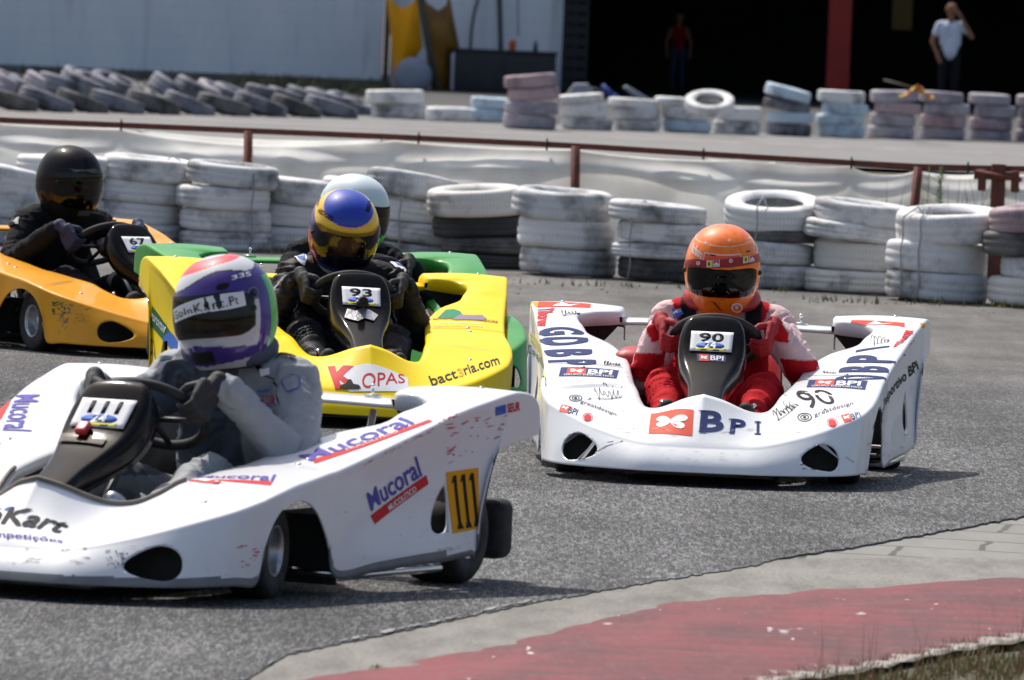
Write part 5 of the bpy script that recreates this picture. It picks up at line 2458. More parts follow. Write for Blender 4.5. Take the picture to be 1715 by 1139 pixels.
def standing(label, x, ytop, yref, D, height, shirt, trousers, pose, zbase=None):
    top = P(x, ytop, D)
    H = height
    zb = top.z - H if zbase is None else zbase
    k = H / 1.75
    base = V(top.x, D, max(0.006, zb))
    b = MB()
    segs = []

    def cap(a, c, ra, rc, col):
        a, c = V(*a) * k, V(*c) * k
        b.capsule(a, c, ra * k, rc * k)
        segs.append((a, c, ra * k, rc * k, col))
    SK, HR = (.30, .15, .09), (.02, .014, .01)
    wv = pose.get('w', 1.0)
    cap((0, 0, .98), (0, 0, 1.10), .135 * wv, .125 * wv, shirt)
    cap((-.07, 0, 1.12), (-.075, 0, 1.34), .10 * wv, .105 * wv, shirt)
    cap((.07, 0, 1.12), (.075, 0, 1.34), .10 * wv, .105 * wv, shirt)
    cap((-.15 * wv, 0, 1.40), (.15 * wv, 0, 1.40), .062, .062, shirt)
    cap((0, 0, 1.42), (0, -.01, 1.54), .055, .05, SK)
    cap((0, -.01, 1.60), (0, -.015, 1.655), .076, .086, SK)
    cap((0, -.07, 1.595), (0, -.075, 1.60), .03, .03, SK)
    cap((0, -.100, 1.625), (0, -.108, 1.612), .010, .013, SK)
    for s in (-1, 1):
        cap((s * .09, 0, 1.62), (s * .092, 0, 1.64), .016, .016, SK)
    cap((0, .015, 1.68), (0, .03, 1.66), .082, .085, HR)
    for s, el, wr in ((-1, pose['lel'], pose['lwr']), (1, pose['rel'], pose['rwr'])):
        sh = (s * .185 * wv, 0, 1.39)
        mid = tuple((sh[i] + el[i]) / 2 for i in range(3))
        cap(sh, mid, .058, .055, shirt if pose.get('sleeve', True) else SK)
        cap(mid, el, .046, .040, SK)
        cap(el, wr, .040, .028, SK)
        d = (V(*wr) - V(*el)).normalized()
        w0 = V(*wr)
        cap(tuple(w0), tuple(w0 + d * .07), .032, .030, SK)
        for f in range(4):
            o_ = V(.018 * (f - 1.5), 0, 0)
            cap(tuple(w0 + d * .07 + o_), tuple(w0 + d * (.14 + .01 * (f % 3)) + o_ * 1.1), .010, .008, SK)
        cap(tuple(w0 + d * .03), tuple(w0 + d * .08 + V(.045 * -s, -.01, 0)), .011, .009, SK)
    for s in (-1, 1):
        cap((s * .085, 0, .95), (s * .10, -.01, .50), .092, .06, trousers)
        cap((s * .10, -.01, .50), (s * .11, .02, .10), .058, .042, trousers)
        cap((s * .11, .03, .05), (s * .125, -.12, .04), .042, .036, (.05, .05, .05))
    me = remesh(b, .014 * k, 2)
    me.name = 'person'
    me.materials.clear()
    me.materials.append(M['suit'])
    wrinkle(me, .006, 8, lambda p: 1 if p.z < 1.42 * k else 0)

    def colf(p):
        best = None
        for a, c, ra, rc, col in segs:
            d, t = seg_dist(p, a, c, ra, rc)
            if best is None or d < best[0]:
                best = (d, col)
        return best[1]
    paint(me, colf)
    o = bpy.data.objects.new('person', me)
    C.objects.link(o)
    o.location = base
    tag(o, label, 'person')
    return o


standing('man in white T-shirt standing in the garage with a hand raised to his ear', 1594, 12, 0, 124.2, 1.66, (.66, .70, .80), (.012, .012, .016),
         {'lel': (-.28, -.02, 1.12), 'lwr': (-.20, -.12, .92), 'rel': (.33, -.06, 1.22), 'rwr': (.16, -.10, 1.50)})
standing('woman in a red sleeveless top and jeans standing in the dark garage', 1137, 57, 0, 137, 1.30, (.26, .010, .018), (.04, .06, .12),
         {'lel': (-.27, 0, 1.12), 'lwr': (-.25, -.05, .88), 'rel': (.27, 0, 1.12), 'rwr': (.26, -.05, .88), 'sleeve': False, 'w': .85})


# ================================================================== KARTS AND DRIVERS
K90 = kart_matrix((.645, 28.28), R_(4.2))
K111 = kart_matrix((-1.352, 22.05), R_(24))
K93 = kart_matrix((-.50, 31.05), R_(-8), R_(1.2))
K67 = kart_matrix((-1.287, 36.0), R_(-35))
KGR = kart_matrix((-.36, 33.12), R_(-16))

k90, fair = make_kart('white racing kart with BPI lettering and number 90 on the right', K90, M['white_paint'], R_(4), 'seat_red')
FAIR_BVH = BVHTree.FromPolygons([tuple(v.co) for v in fair.data.vertices], [tuple(p.vertices) for p in fair.data.polygons])
k111, _ = make_kart('white racing kart number 111 with Mucoral lettering, nearest on the left', K111, M['white_dull'], R_(8), 'seat', True)
edge_trim(k111)
b = MB()
b.box((-.30, 1.27, .24), (.15, .36, .34), 0, None, .05)
b.build('side_bolster', M['seat_red'], k90)
k93, _ = make_kart('yellow racing kart number 93 in the middle', K93, M['yellow'], 0)
k67, _ = make_kart('amber orange racing kart number 67 at the left edge', K67, M['orange'], R_(-5))
kgr, _ = make_kart('green racing kart half hidden behind the yellow one', KGR, M['green'], 0)


def mixc(a, b, t):
    t = max(0, min(1, t))
    return tuple(a[i] * (1 - t) + b[i] * t for i in range(3))


OR, OR2, RD, WH, BK = (1.0, .155, .004), (.90, .10, .01), (.50, .015, .02), (.75, .75, .75), (.012, .012, .014)


def h90(az, el, d):
    n = noise.noise(d * 9)
    c = mixc(OR, (1.0, .24, .010), .6 + n)
    if el > 42 - abs(az) * .05 and abs((el - 60) + 0) < 40:
        rr = math.degrees(math.acos(max(-1, min(1, d.z))))
        if abs(rr - 46) < .9:
            c = (.95, .60, .35)
        if rr < 46:
            w_ = abs(math.sin(rr * .35 + 3 * math.sin(math.radians(az) * 6)))
            c = mixc(c, (.85, .08, .01), .45 if w_ < .25 else .12)
    if 20 < el < 33 and abs(az) < 32:
        c = (.88, .075, .02)
        if el > 31.8 or abs(az) > 31:
            c = (.95, .62, .5)
    if -58 < el < -56.5 and abs(az) < 60:
        c = (.95, .45, .25)
    if el < -60 and abs(az) > 40:
        c = mixc(c, BK, .6)
    return c


PU, NEO, SIL = (.055, .025, .22), (.90, .045, .06), (.55, .56, .57)


def h111(az, el, d):
    # d.x > 0 is the rider's left
    w_ = max(-10, min(14, .15 * (az - 15)))
    c = SIL
    if el > 70 + w_:
        c = (.55, .56, .57)
    elif el > 49 + w_ * 1.2:
        c = NEO
    elif el > 36 + w_ + 5 * math.sin(R_(az * 3)):
        c = (.66, .67, .68)
    elif el > 16 + w_ * .4 - max(0, abs(az) - 62) * .5:
        c = PU
        if abs(el - (34.8 + w_ + 5 * math.sin(R_(az * 3)))) < 1.2:
            c = (.02, .02, .03)
    elif -50 + .10 * abs(az) < el < -27 - .05 * abs(az):
        c = PU
        if abs(az) < 22 and -46 < el < -33:
            c = BK
    if 84 < abs(az) <= 104 and el < 42:
        c = PU
    if 104 < abs(az) <= 124 and -52 < el < 34:
        c = (.05, .50, .05)
    elif abs(az) > 124 and el < 60:
        c = PU
    if el < -55 and abs(az) > 30:
        c = BK
    return c


def h93(az, el, d):
    q = V(d.x, d.y, d.z)
    ax = V(-.06, -.36, 1).normalized()
    rr = math.degrees(math.acos(max(-1, min(1, q.dot(ax)))))
    BL = (.008, .045, .42)
    if rr < 43:
        return BL
    if rr < 45:
        return (.8, .35, .3)
    if rr < 64:
        return (.85, .55, .02)
    if rr < 65.5:
        return (.75, .2, .1)
    if el < -34 and abs(az) < 70:
        if el < -40:
            return (.45, .46, .48)
        return (.01, .03, .20)
    if abs(az) > 62 and abs(az) < 100 and el < -8 - (abs(az) - 62) * -.2 and el > -40:
        return (.70, .04, .03)
    return (.012, .025, .20)


def h67(az, el, d):
    if abs(az) < 30 and 16 < el < 80:
        if abs(abs(az) - 29) < 1.0:
            return (.05, .02, .02)
        if el < 50:
            return (.006, .006, .007)
    if -44 < el < -34 and abs(az) < 26:
        return (.12, .12, .125)
    return (.016, .015, .016)


def hgr(az, el, d):
    if el < -14 + abs(az) * .0 and abs(az) < 120:
        return (.03, .42, .05)
    if el < 4 and abs(az) < 120:
        return BK
    a = abs(math.sin(R_(az * 4)) * 14 + 24 - el)
    if a < 1.2 and abs(az) > 55:
        return (.03, .12, .14)
    return (.68, .77, .79)


def over90(p):
    # black belt pads over the shoulders, pale chest
    if abs(p.x) > .19 and p.z > .405 and p.y > .97:
        return PK
    if p.z > .30 and p.y < 1.42:
        ax = abs(p.x)
        if .085 < ax < .145 and p.z > .40:
            return (.018, .018, .02)
        if ax < .17 and p.z < .60:
            return (.52, .36, .36) if ax < .085 else None
    return None


PK, R9 = (.74, .52, .52), (.50, .010, .016)
dr90 = driver('driver in red and pale pink suit with an orange helmet, driving kart 90', K90, (R9, PK, R9, R9, M['black_matt']),
              (.0, 1.165, .706), (15, 0, 2), h90, M['helmet'], M['visor_dark'], (176, 4), 0, M['glove_red'],
              ((-.255, 1.08, .315), (.31, 1.08, .35)), paint_over=over90, brace=M['seat_red'], cuff=M['white'], vis=(-19, 13, 62), amp=.009, bulk=1.08)
GS, GD = (.32, .335, .35), (.085, .10, .125)


def over111(p):
    if p.y < 1.30 and abs(p.x) < .13 and p.z > .28 and p.z < .60:
        return GD
    if p.z > .535 and abs(p.x - .02) < .10:
        return GD
    return None


dr111 = driver('driver in silver grey suit and purple helmet, driving kart 111', K111, (GS, GS, GS, GS, M['alu']),
               (.088, 1.17, .742), (4, -7, -11), h111, M['helmet'], M['visor_mid'], (165, 20), .085, M['glove_blk'],
               ((-.24, 1.12, .34), (.37, 1.09, .33)), suitm='suit_shiny', paint_over=over111, vis_lift=1.022, amp=.009, bulk=1.12, brace=mat('collar_blue_grey', (.07, .085, .12), .8))
BS = (.012, .012, .014)


def over93(p):
    t = (p.z * 37 + p.x * 9) % 1.0
    if abs(p.x) > .17 and abs(p.y - 1.0 - p.z * .3) < .0035:
        return (.4, .4, .4)
    return None


dr93 = driver('driver in black suit with a blue and yellow helmet, driving kart 93', K93, (BS, BS, BS, BS, M['black_matt']),
              (-.018, 1.16, .702), (24, 0, 6), h93, M['helmet'], M['visor_clear'], (174, 6), 0, M['glove_blk'],
              ((-.29, 1.08, .32), (.29, 1.08, .32)), suitm='suit_shiny', paint_over=over93, vis_lift=1.03, vis=(-30, 20, 82), amp=.012, bulk=1.1)
dr67 = driver('driver in plain black suit with a glossy black helmet, driving the amber kart', K67, (BS, BS, BS, BS, M['black_matt']),
              (-.025, 1.18, .725), (9, 0, 18), h67, M['helmet_matt'], M['visor_amber'], (172, 14), 0, M['glove_blu'],
              ((-.33, 1.16, .36), (.33, 1.1, .38)), vis=(-30, 20, 80), vis_lift=1.02, amp=.008)
drgr = driver('driver with a pale blue and green helmet half hidden behind the driver of kart 93', KGR, (BS, BS, BS, BS, M['black_matt']),
              (.02, 1.19, .715), (10, 0, 42), hgr, M['helmet'], M['visor_dark'], (172, 8), 0, M['glove_blk'])


# ================================================================== LETTERING AND MARKS
def zc(ox, oy, s):
    return lambda *pts: [(ox + x * s, oy + y * s) for x, y in pts]


def sub(q, u0, u1, v0, v1):
    """part of a pixel quad, v counted up from the bottom edge"""
    tl, tr, br, bl = q

    def at(u, v):
        return tuple(bl[i] * (1 - u) * (1 - v) + br[i] * u * (1 - v) + tl[i] * (1 - u) * v + tr[i] * u * v for i in range(len(tl)))
    return [at(u0, v1), at(u1, v1), at(u1, v0), at(u0, v0)]


def circ(x, y, rx, ry, ang=0):
    c, s = math.cos(R_(ang)), math.sin(R_(ang))
    return [(x + a * rx * c - b_ * ry * s, y + a * rx * s + b_ * ry * c) for a, b_ in ((-1, -1), (1, -1), (1, 1), (-1, 1))]


def flower(dc, q):
    """white four-petal mark in a vermilion square"""
    dc.hold += 1
    dc.rect(q, M['bpi_red'])
    for a, L in ((28, .42), (145, .40), (205, .36), (322, .38)):
        c, s = math.cos(R_(a)), math.sin(R_(a))
        pts = []
        for k in range(12):
            t = 2 * math.pi * k / 12
            u, v_ = L * .5 * (1 + math.cos(t)), .12 * math.sin(t) * (1 + .3 * math.cos(t))
            pts.append((.5 + u * c - v_ * s, .5 + u * s + v_ * c))
        dc.poly(pts, q, M['white'], off=.0028)
    dc.hold -= 1
    dc.flush('sticker')


def bpi_patch(dc, q):
    dc.hold += 1
    dc.rect(q, M['navy'])
    dc.level = .0006
    flower(dc, sub(q, .12, .44, .30, .96))
    dc.text('BPI', sub(q, .48, .90, .38, .90), M['white'], bold=.03)
    dc.text('GRUPO DESPORTIVO', sub(q, .08, .94, .08, .27), M['white'], bold=.01)
    dc.level = 0
    dc.hold -= 1
    dc.flush('sticker')


PQ = [None]


def plate(kart, kmx, q, num, k=1.0):
    d = Decal(FAIR_BVH, kmx)
    if PQ[0] is None:
        PQ[0] = [tuple(c) for c in d.quad(q)]
    cen = [sum(c[i] for c in PQ[0]) / 4 for i in range(3)]
    q = [tuple(cen[i] + (c[i] - cen[i]) * k for i in range(3)) for c in PQ[0]]
    d.flat = True
    d.rect(q, M['white'], off=.006)
    d.level = .0045
    d.text(num, sub(q, .20, .78, .48, .93), M['black'], bold=.03 if len(num) < 3 else .05, spacing=1.06 if len(num) < 3 else 1.2)
    d.disc(sub(q, .14, .82, .10, .46), M['blue'])
    d.text('24', sub(q, .34, .62, .14, .48), M['white'], bold=.04, off=.003)
    d.rect(sub(q, .14, .86, .05, .14), M['lemon'], off=.003)
    d.rect(sub(q, .26, .40, .02, .09), M['black'], off=.0035)
    d.rect(sub(q, .55, .70, .02, .09), M['black'], off=.0035)
    d.level = 0
    o = d.build('number_plate', kart)
    s = o.modifiers.new('s', 'SOLIDIFY')
    s.thickness = .0004
    return d


# ---- kart 90
d = Decal(SHELL_BVH, K90)
d.parent = k90
z0 = zc(860, 340, 740 / 1686)
z1 = zc(870, 490, 230 / 1139)
z2 = zc(1270, 520, 290 / 1501)
flower(d, z0((525, 805), (688, 790), (682, 890), (515, 882)))
d.text('B', z0((716, 792), (802, 800), (802, 873), (708, 876)), M['navy'], bold=.03)
d.text('P', z0((830, 824), (886, 830), (884, 880), (824, 879)), M['navy'], bold=.03)
d.text('I', z0((927, 834), (938, 834), (938, 884), (927, 883)), M['navy'], bold=.02)
for (a_, b_, c_) in ((708, 736, 793), (706, 734, 872), (820, 842, 825), (820, 842, 876), (919, 944, 835), (919, 944, 880)):
    d.rect(z0((a_, c_), (b_, c_ + 1), (b_, c_ + 5), (a_, c_ + 4)), M['navy'], off=.0026)
for ch, q in (('G', z1((527, 298), (545, 355), (172, 372), (150, 312))), ('D', z1((566, 380), (580, 428), (203, 458), (168, 392))),
              ('B', z1((600, 475), (610, 527), (235, 542), (200, 485))), ('P', z1((632, 562), (646, 604), (243, 612), (233, 566)))):
    d.text(ch, q, M['navy'], bold=.045)
for ch, q in (('D', z2((662, 608), (674, 566), (1098, 570), (1106, 610))), ('B', z2((694, 540), (714, 486), (1132, 492), (1128, 546))),
              ('P', z2((760, 458), (792, 394), (1195, 402), (1185, 472)))):
    d.text(ch, q, M['navy'], bold=.045)
d.rect(z2((842, 366), (848, 346), (1275, 377), (1270, 392)), M['navy'])
bpi_patch(d, z1((345, 622), (825, 648), (805, 715), (325, 697)))
bpi_patch(d, z2((440, 605), (948, 612), (925, 690), (418, 668)))
for q in (z1((160, 77), (593, 97), (586, 128), (150, 125)), z2((810, 86), (1268, 110), (1268, 146), (800, 106))):
    d.rect(q, M['bpi_red'])
    d.poly([(.28, .1), (.45, .95), (.60, .35), (.80, .7), (.62, .05)], q, M['white'], off=.0024)
d.rect(z1((112, 80), (158, 80), (148, 126), (95, 130)), M['gold'])
d.rect(z2((1400, 115), (1440, 115), (1438, 155), (1410, 150)), M['gold'])
d.text('Tibores', z1((292, 132), (240, 282), (150, 286), (150, 135)), M['red'], bold=.04)
d.text('Tibores', z2((1170, 325), (1245, 172), (1348, 180), (1300, 328)), M['red'], bold=.04)
d.squiggle(z1((340, 145), (515, 150), (490, 215), (335, 210)), M['black'], 1, .05, 12)
d.squiggle(z1((690, 565), (860, 590), (850, 618), (690, 605)), M['black'], 2, .08, 14)
d.squiggle(z1((610, 780), (900, 790), (830, 925), (610, 900)), M['black'], 3, .03, 14)
d.squiggle(z1((680, 745), (915, 780), (900, 800), (680, 790)), M['black'], 4, .07, 6)
d.squiggle(z2((960, 215), (1160, 215), (1150, 300), (980, 310)), M['black'], 5, .04, 12)
d.squiggle(z2((550, 525), (680, 535), (680, 555), (550, 545)), M['black'], 6, .10, 10)
d.squiggle(z2((120, 860), (340, 770), (370, 850), (130, 990)), M['black'], 7, .045, 16)
d.squiggle(z2((210, 780), (300, 770), (320, 880), (220, 880)), M['black'], 8, .05, 8)
for c in (z1((410, 850), (520, 850), (520, 906), (410, 906)), z2((338, 890), (465, 890), (465, 965), (338, 965))):
    d.disc(c, M['black'], inner=.86)
    d.disc(sub(c, .2, .8, .2, .8), M['black'], inner=.78)
    d.disc(sub(c, .38, .62, .38, .62), M['black'])
d.text('greatdesign', z1((512, 888), (808, 1004), (797, 1030), (500, 924)), M['black'], bold=.0, spacing=1.05)
d.text('greatdesign', z2((478, 895), (812, 788), (830, 825), (492, 935)), M['black'], bold=.0, spacing=1.05)
flower(d, z1((352, 930), (425, 945), (395, 1003), (332, 985)))
d.text('BPI', z1((418, 952), (490, 972), (470, 1022), (397, 1002)), M['navy'], bold=.0)
flower(d, z2((715, 912), (788, 893), (810, 955), (745, 975)))
d.text('BPI', z2((795, 903), (872, 880), (888, 922), (812, 948)), M['navy'], bold=.0)
for c in (z1((525, 1000), (610, 1000), (605, 1078), (520, 1078)), z2((590, 935), (685, 935), (690, 1018), (597, 1018))):
    d.disc(c, M['red'], inner=.90)
    d.disc(sub(c, .14, .86, .14, .86), M['red'])
d.text('90', z2((300, 705), (590, 690), (690, 800), (430, 862)), M['black'], bold=-.0)
d.text('Grupo Desportivo BPi', z2((1000, 965), (1368, 425), (1398, 535), (1012, 1092)), M['black'], bold=.015)
d.rect(z1((72, 330), (110, 345), (220, 700), (205, 850)), M['cream'])
d.text('Grupo Desportivo', z1((75, 420), (222, 700), (222, 850), (70, 520)), M['dgreen'], bold=.01, off=.003)
# chips and scrapes along the lower nose
d.scuffs(z0((200, 930), (1300, 955), (1300, 1020), (200, 1000)), M['scuff_lt'], 5, 26, (.02, .09), (.02, .07), .15)
d.scuffs(z0((560, 940), (860, 950), (850, 1000), (560, 985)), M['scuff'], 6, 16, (.03, .16), (.008, .025), .2)
d.scuffs(z0((1100, 985), (1260, 985), (1240, 1025), (1080, 1025)), M['scuff'], 7, 14, (.03, .14), (.04, .16), .4)
d.scuffs(z0((1350, 880), (1500, 860), (1500, 960), (1350, 985)), M['scuff_lt'], 8, 12, (.03, .14), (.02, .08), .4)


def seam(dc, q, m=None):
    dc.line([(0, .5), (.25, .52), (.5, .47), (.75, .5), (1, .5)], q, m or M['seam'], .5, asp=.01)


def seam_local(dc, ys, m=None, wd=.0022):
    """thin joint across the two side decks and down the flanks, in kart space"""
    rows = SHELL_ROWS
    best = min(range(len(rows)), key=lambda i: abs(rows[i][30].y - ys))
    row = rows[best]
    for sg in (-1, 1):
        vs, fs = [], []
        for p_ in row[6:-3]:
            q = V(p_.x * sg, p_.y, p_.z)
            l, n_, i_, dd = dc.bvh.find_nearest(q)
            if n_.z < -.2:
                n_ = -n_
            if abs(n_.z) < .2 and n_.x * sg < 0:
                n_ = -n_
            vs += [l + n_ * .0012 + V(0, -wd, 0), l + n_ * .0012 + V(0, wd, 0)]
        for i_ in range(len(vs) // 2 - 1):
            fs.append((2 * i_, 2 * i_ + 1, 2 * i_ + 3, 2 * i_ + 2))
        dc.mb.add(vs, fs, dc.mi(m or M['seam']), True)
        dc.flush('seam')


d.scuffs(z0((130, 640), (440, 650), (480, 900), (130, 940)), M['scuff_lt'], 21, 18, (.01, .05), (.006, .02), .8)
d.scuffs(z0((1010, 700), (1340, 700), (1330, 960), (960, 940)), M['scuff_lt'], 22, 18, (.01, .05), (.006, .02), .8)
d.scuffs(z0((880, 640), (960, 640), (960, 700), (880, 700)), M['scuff_lt'], 23, 5, (.05, .2), (.02, .06), .8)
seam_local(d, .93)
d.build('lettering', k90)
pd = plate(k90, K90, [(1158, 556), (1229, 559), (1225, 592), (1155, 589)], '90')
d = Decal(FAIR_BVH, K90)
q = [(1167, 593), (1216, 596), (1215, 607), (1168, 605)]
d.rect(q, M['navy'])
d.level = .0006
flower(d, sub(q, .08, .40, .05, .95))
d.text('BPI', sub(q, .46, .92, .15, .85), M['white'], bold=.02)
d.build('fairing_sticker', k90)

# ---- kart 111
d = Decal(SHELL_BVH, K111)
d.parent = k111
z3 = zc(0, 580, 480 / 1271)
z4 = zc(400, 600, 500 / 1356)
z5 = zc(0, 640, 240 / 911)
d.text('Mucoral', z4((266, 447), (735, 268), (800, 298), (330, 470)), M['violet'], bold=.012)
q = z4((332, 462), (862, 280), (880, 288), (345, 479))
d.rect(q, M['red'])
d.text('MUCOLITICO', sub(q, .28, .72, .2, .8), M['white'], off=.003)
d.text('Mucoral', z3((880, 560), (1225, 572), (1210, 602), (865, 578)), M['violet'], bold=.012)
q = z3((836, 581), (1210, 602), (1200, 618), (828, 589))
d.rect(q, M['red'])
d.text('Mucoral', z4((578, 615), (805, 443), (832, 535), (600, 697)), M['violet'], bold=.015)
q = z4((597, 715), (850, 530), (861, 571), (617, 754))
d.rect(q, M['red'])
d.text('MUCOLITICO', sub(q, .28, .78, .2, .8), M['white'], off=.003, bold=.02)
q = z4((940, 518), (1087, 497), (1112, 776), (972, 797))
d.rect(q, M['gold'])
for k in range(3):
    u0 = .14 + .27 * k
    d.rect(sub(q, u0 + .06, u0 + .15, .10, .93), M['black'], off=.0028)
    d.poly([(0, 0), (1, 0), (.72, 1), (.28, 1)], sub(q, u0, u0 + .21, .06, .16), M['black'], off=.003)
    d.poly([(0, .2), (.6, 1), (.6, .3)], sub(q, u0 - .02, u0 + .10, .78, .93), M['black'], off=.003)
d.rect(z4((1165, 222), (1212, 210), (1212, 250), (1165, 262)), M['blue'])
d.text('SEUR', z4((1218, 207), (1275, 196), (1275, 238), (1218, 249)), M['red'], bold=.03)
d.scuffs(z4((940, 300), (1230, 230), (1180, 380), (950, 480)), M['scuff_red'], 1, 34, (.03, .22), (.015, .07), .6)
d.scuffs(z4((560, 478), (890, 312), (895, 325), (575, 492)), M['scuff_red'], 2, 22, (.03, .14), (.08, .4), .1)
d.scuffs(z4((900, 285), (1020, 245), (1020, 255), (905, 298)), M['scuff_red'], 3, 10, (.1, .3), (.2, .5), .1)
d.scuffs(z3((1040, 885), (1150, 870), (1150, 990), (1050, 990)), M['scuff_red'], 4, 14, (.1, .4), (.03, .10), .3)
d.scuffs(z3((110, 895), (400, 905), (400, 975), (110, 960)), M['scuff'], 5, 40, (.03, .22), (.01, .05), .25)
d.scuffs(z3((470, 905), (570, 905), (565, 990), (470, 985)), M['scuff'], 6, 36, (.05, .30), (.03, .12), 1.2)
d.scuffs(z4((900, 865), (1110, 830), (1110, 850), (900, 885)), M['scuff_lt'], 7, 14, (.03, .2), (.1, .4), .1)
d.scuffs(z4((420, 640), (920, 560), (920, 860), (500, 960)), M['scuff_lt'], 31, 26, (.01, .06), (.004, .014), .5)
d.scuffs(z3((0, 900), (470, 920), (1130, 1060), (0, 1010)), M['scuff_lt'], 32, 40, (.01, .06), (.01, .04), .3)
d.text('Mucoral', z5((255, 82), (200, 316), (12, 310), (95, 80)), M['violet'], bold=.012)
d.rect(z5((-110, 70), (55, 70), (5, 240), (-150, 240)), M['red'])
d.text('GoInKart', z5((-330, 835), (458, 893), (395, 968), (-380, 905)), M['black'], bold=.02, shear=.25)
d.text('Competições', z5((-165, 945), (405, 1000), (395, 1036), (-170, 985)), M['violet'], bold=.02)
d.poly([(0, 0), (1, 0), (.5, 1)], z5((20, 792), (95, 795), (98, 820), (20, 815)), M['blue'])
d.poly([(0, 0), (1, 0), (.5, 1)], z5((-60, 786), (15, 790), (18, 812), (-60, 808)), M['blue'])
d.text('team', z4((938, 790), (942, 715), (950, 715), (950, 790)), M['black'])
d.build('lettering', k111)
plate(k111, K111, [(153.7, 657.4), (249.2, 661.2), (215.2, 714), (124.6, 704.6)], '111', 1.12)

# red camera taped on the fairing of 111, lens camera on the fairing of 93


def fair_point(kmx, x, y, lift):
    dd = Decal(FAIR_BVH, kmx)
    p_ = dd.hit(x, y)
    l, n_, i_, ds = FAIR_BVH.find_nearest(p_)
    if n_.z < 0:
        n_ = -n_
    return l + n_ * lift, n_


p_, n_ = fair_point(K111, 141, 724, .014)
b = MB()
b.box(p_, (.036, .044, .022), 0, V(0, 0, 1).rotation_difference(n_).to_matrix(), .007)
b.build('camera', mat('red_camera_case', (.62, .04, .045), .3, coat=.5), k111)
d = Decal(FAIR_BVH, K111)
d.rect([(105, 728), (180, 735), (172, 748), (100, 742)], glass('clear_tape', (.75, .76, .78), 1), off=.006)
d.build('clear_tape', k111)
d = Decal(FAIR_BVH, K93)
d.poly([(0, .3), (.12, .9), (.35, .75), (.55, 1), (.8, .8), (1, .55), (.88, .1), (.6, .25), (.4, 0), (.15, .15)], [(574, 516), (634, 518), (632, 542), (578, 540)], M['silver'], off=.006)
d.build('silver_tape', k93)
p_, n_ = fair_point(K93, 606, 513, .012)
b = MB()
b.box(p_, (.045, .04, .022), 0, None, .006)
mm = Matrix.Translation(p_ + V(0, -.022, .012)) @ Matrix.Rotation(R_(90), 4, 'X')
b.lathe([(.001, .016), (.009, .016), (.010, .020), (.017, .020), (.018, .014), (.018, -.02), (.001, -.02)], mm, 24)
b.build('camera', M['black_matt'], k93)
plate(k93, K93, [(564, 476), (629.2, 477.5), (633.2, 514.5), (569.3, 510.5)], '93')
plate(k67, K67, [(201.2, 400.2), (241.9, 399.5), (262, 413.5), (224.2, 422.6)], '67')

# ---- kart 93
d = Decal(SHELL_BVH, K93)
d.parent = k93
z6 = zc(210, 280, 690 / 1715)
z7 = zc(680, 500, 220 / 1566)
z8 = zc(210, 420, 120 / 683)
d.lay([(0, .45), (.25, .95), (.45, 1), (1, .62), (1.0, 0), (.2, 0)], [(0, 1, 2, 3, 4, 5)], z6((880, 842), (1170, 848), (1180, 935), (870, 935)), M['white'])
d.level = .0006
d.text('K', z6((842, 832), (965, 832), (975, 925), (872, 925)), M['red'], bold=.05)
d.text('OPAS', z6((985, 862), (1160, 866), (1163, 900), (985, 925)), M['red'], bold=.0)
d.poly([(0, .1), (.1, .4), (.3, .5), (.4, .95), (.55, .95), (.65, .5), (.9, .4), (1, .1), (.8, 0), (.2, 0)], z6((890, 885), (980, 885), (980, 925), (890, 925)), M['black'], off=.0032)
d.level = 0
q = z7((262, 930), (1085, 680), (1122, 785), (310, 1050))
d.text('bact', sub(q, 0, .385, 0, 1), M['black'], bold=.012)
d.text('3', sub(q, .40, .475, 0, .85), M['gold'], bold=.02)
d.text('ria.com', sub(q, .49, 1, 0, .95), M['black'], bold=.012)
d.text('O MONSTRO DAS REBARCAS', z7((215, 238), (1090, 270), (1095, 298), (215, 264)), M['brown'], bold=.02)
d.lay([(0, .0), (.15, .5), (.3, .95), (.6, 1), (.85, .75), (1, .1), (.7, 0)], [(0, 1, 2, 3, 4, 5, 6)], z7((375, 118), (690, 125), (700, 245), (370, 240)), M['mgreen'])
d.lay([(0, .1), (.2, .9), (.6, .8), (.85, .9), (1, .3), (.9, 0), (.1, 0)], [(0, 1, 2, 3, 4, 5, 6)], z7((560, 195), (960, 195), (965, 265), (550, 262)), mat('decal_mauve', (.25, .18, .25), .4), off=.0026)
d.text('KARTING TEAM LISBOA', z7((395, 288), (915, 296), (915, 312), (395, 304)), M['white'])
d.text('amigos das corridas de resistencia', z7((330, 330), (920, 335), (920, 352), (330, 347)), M['seam'])
d.rect(z8((255, 520), (425, 762), (365, 852), (233, 720)), M['dgreen'])
d.text('euroman', z8((258, 590), (395, 740), (385, 790), (240, 640)), M['white'], off=.003)
d.rect(z8((425, 762), (507, 862), (494, 1010), (365, 852)), M['blue'])
d.rect(z8((507, 862), (600, 960), (590, 1130), (494, 1010)), M['white'])
d.text('93', z8((205, 830), (275, 850), (300, 1130), (222, 1110)), M['black'], bold=-.012)
q = z8((80, 212), (122, 240), (102, 535), (58, 500))
d.rect(q, M['scuff_lt'])
d.rect(sub(q, .1, .5, .1, .9), M['scuff_red'], off=.003)
seam_local(d, .93, mat('seam_yellow', (.42, .30, .01), .7))
d.build('lettering', k93)
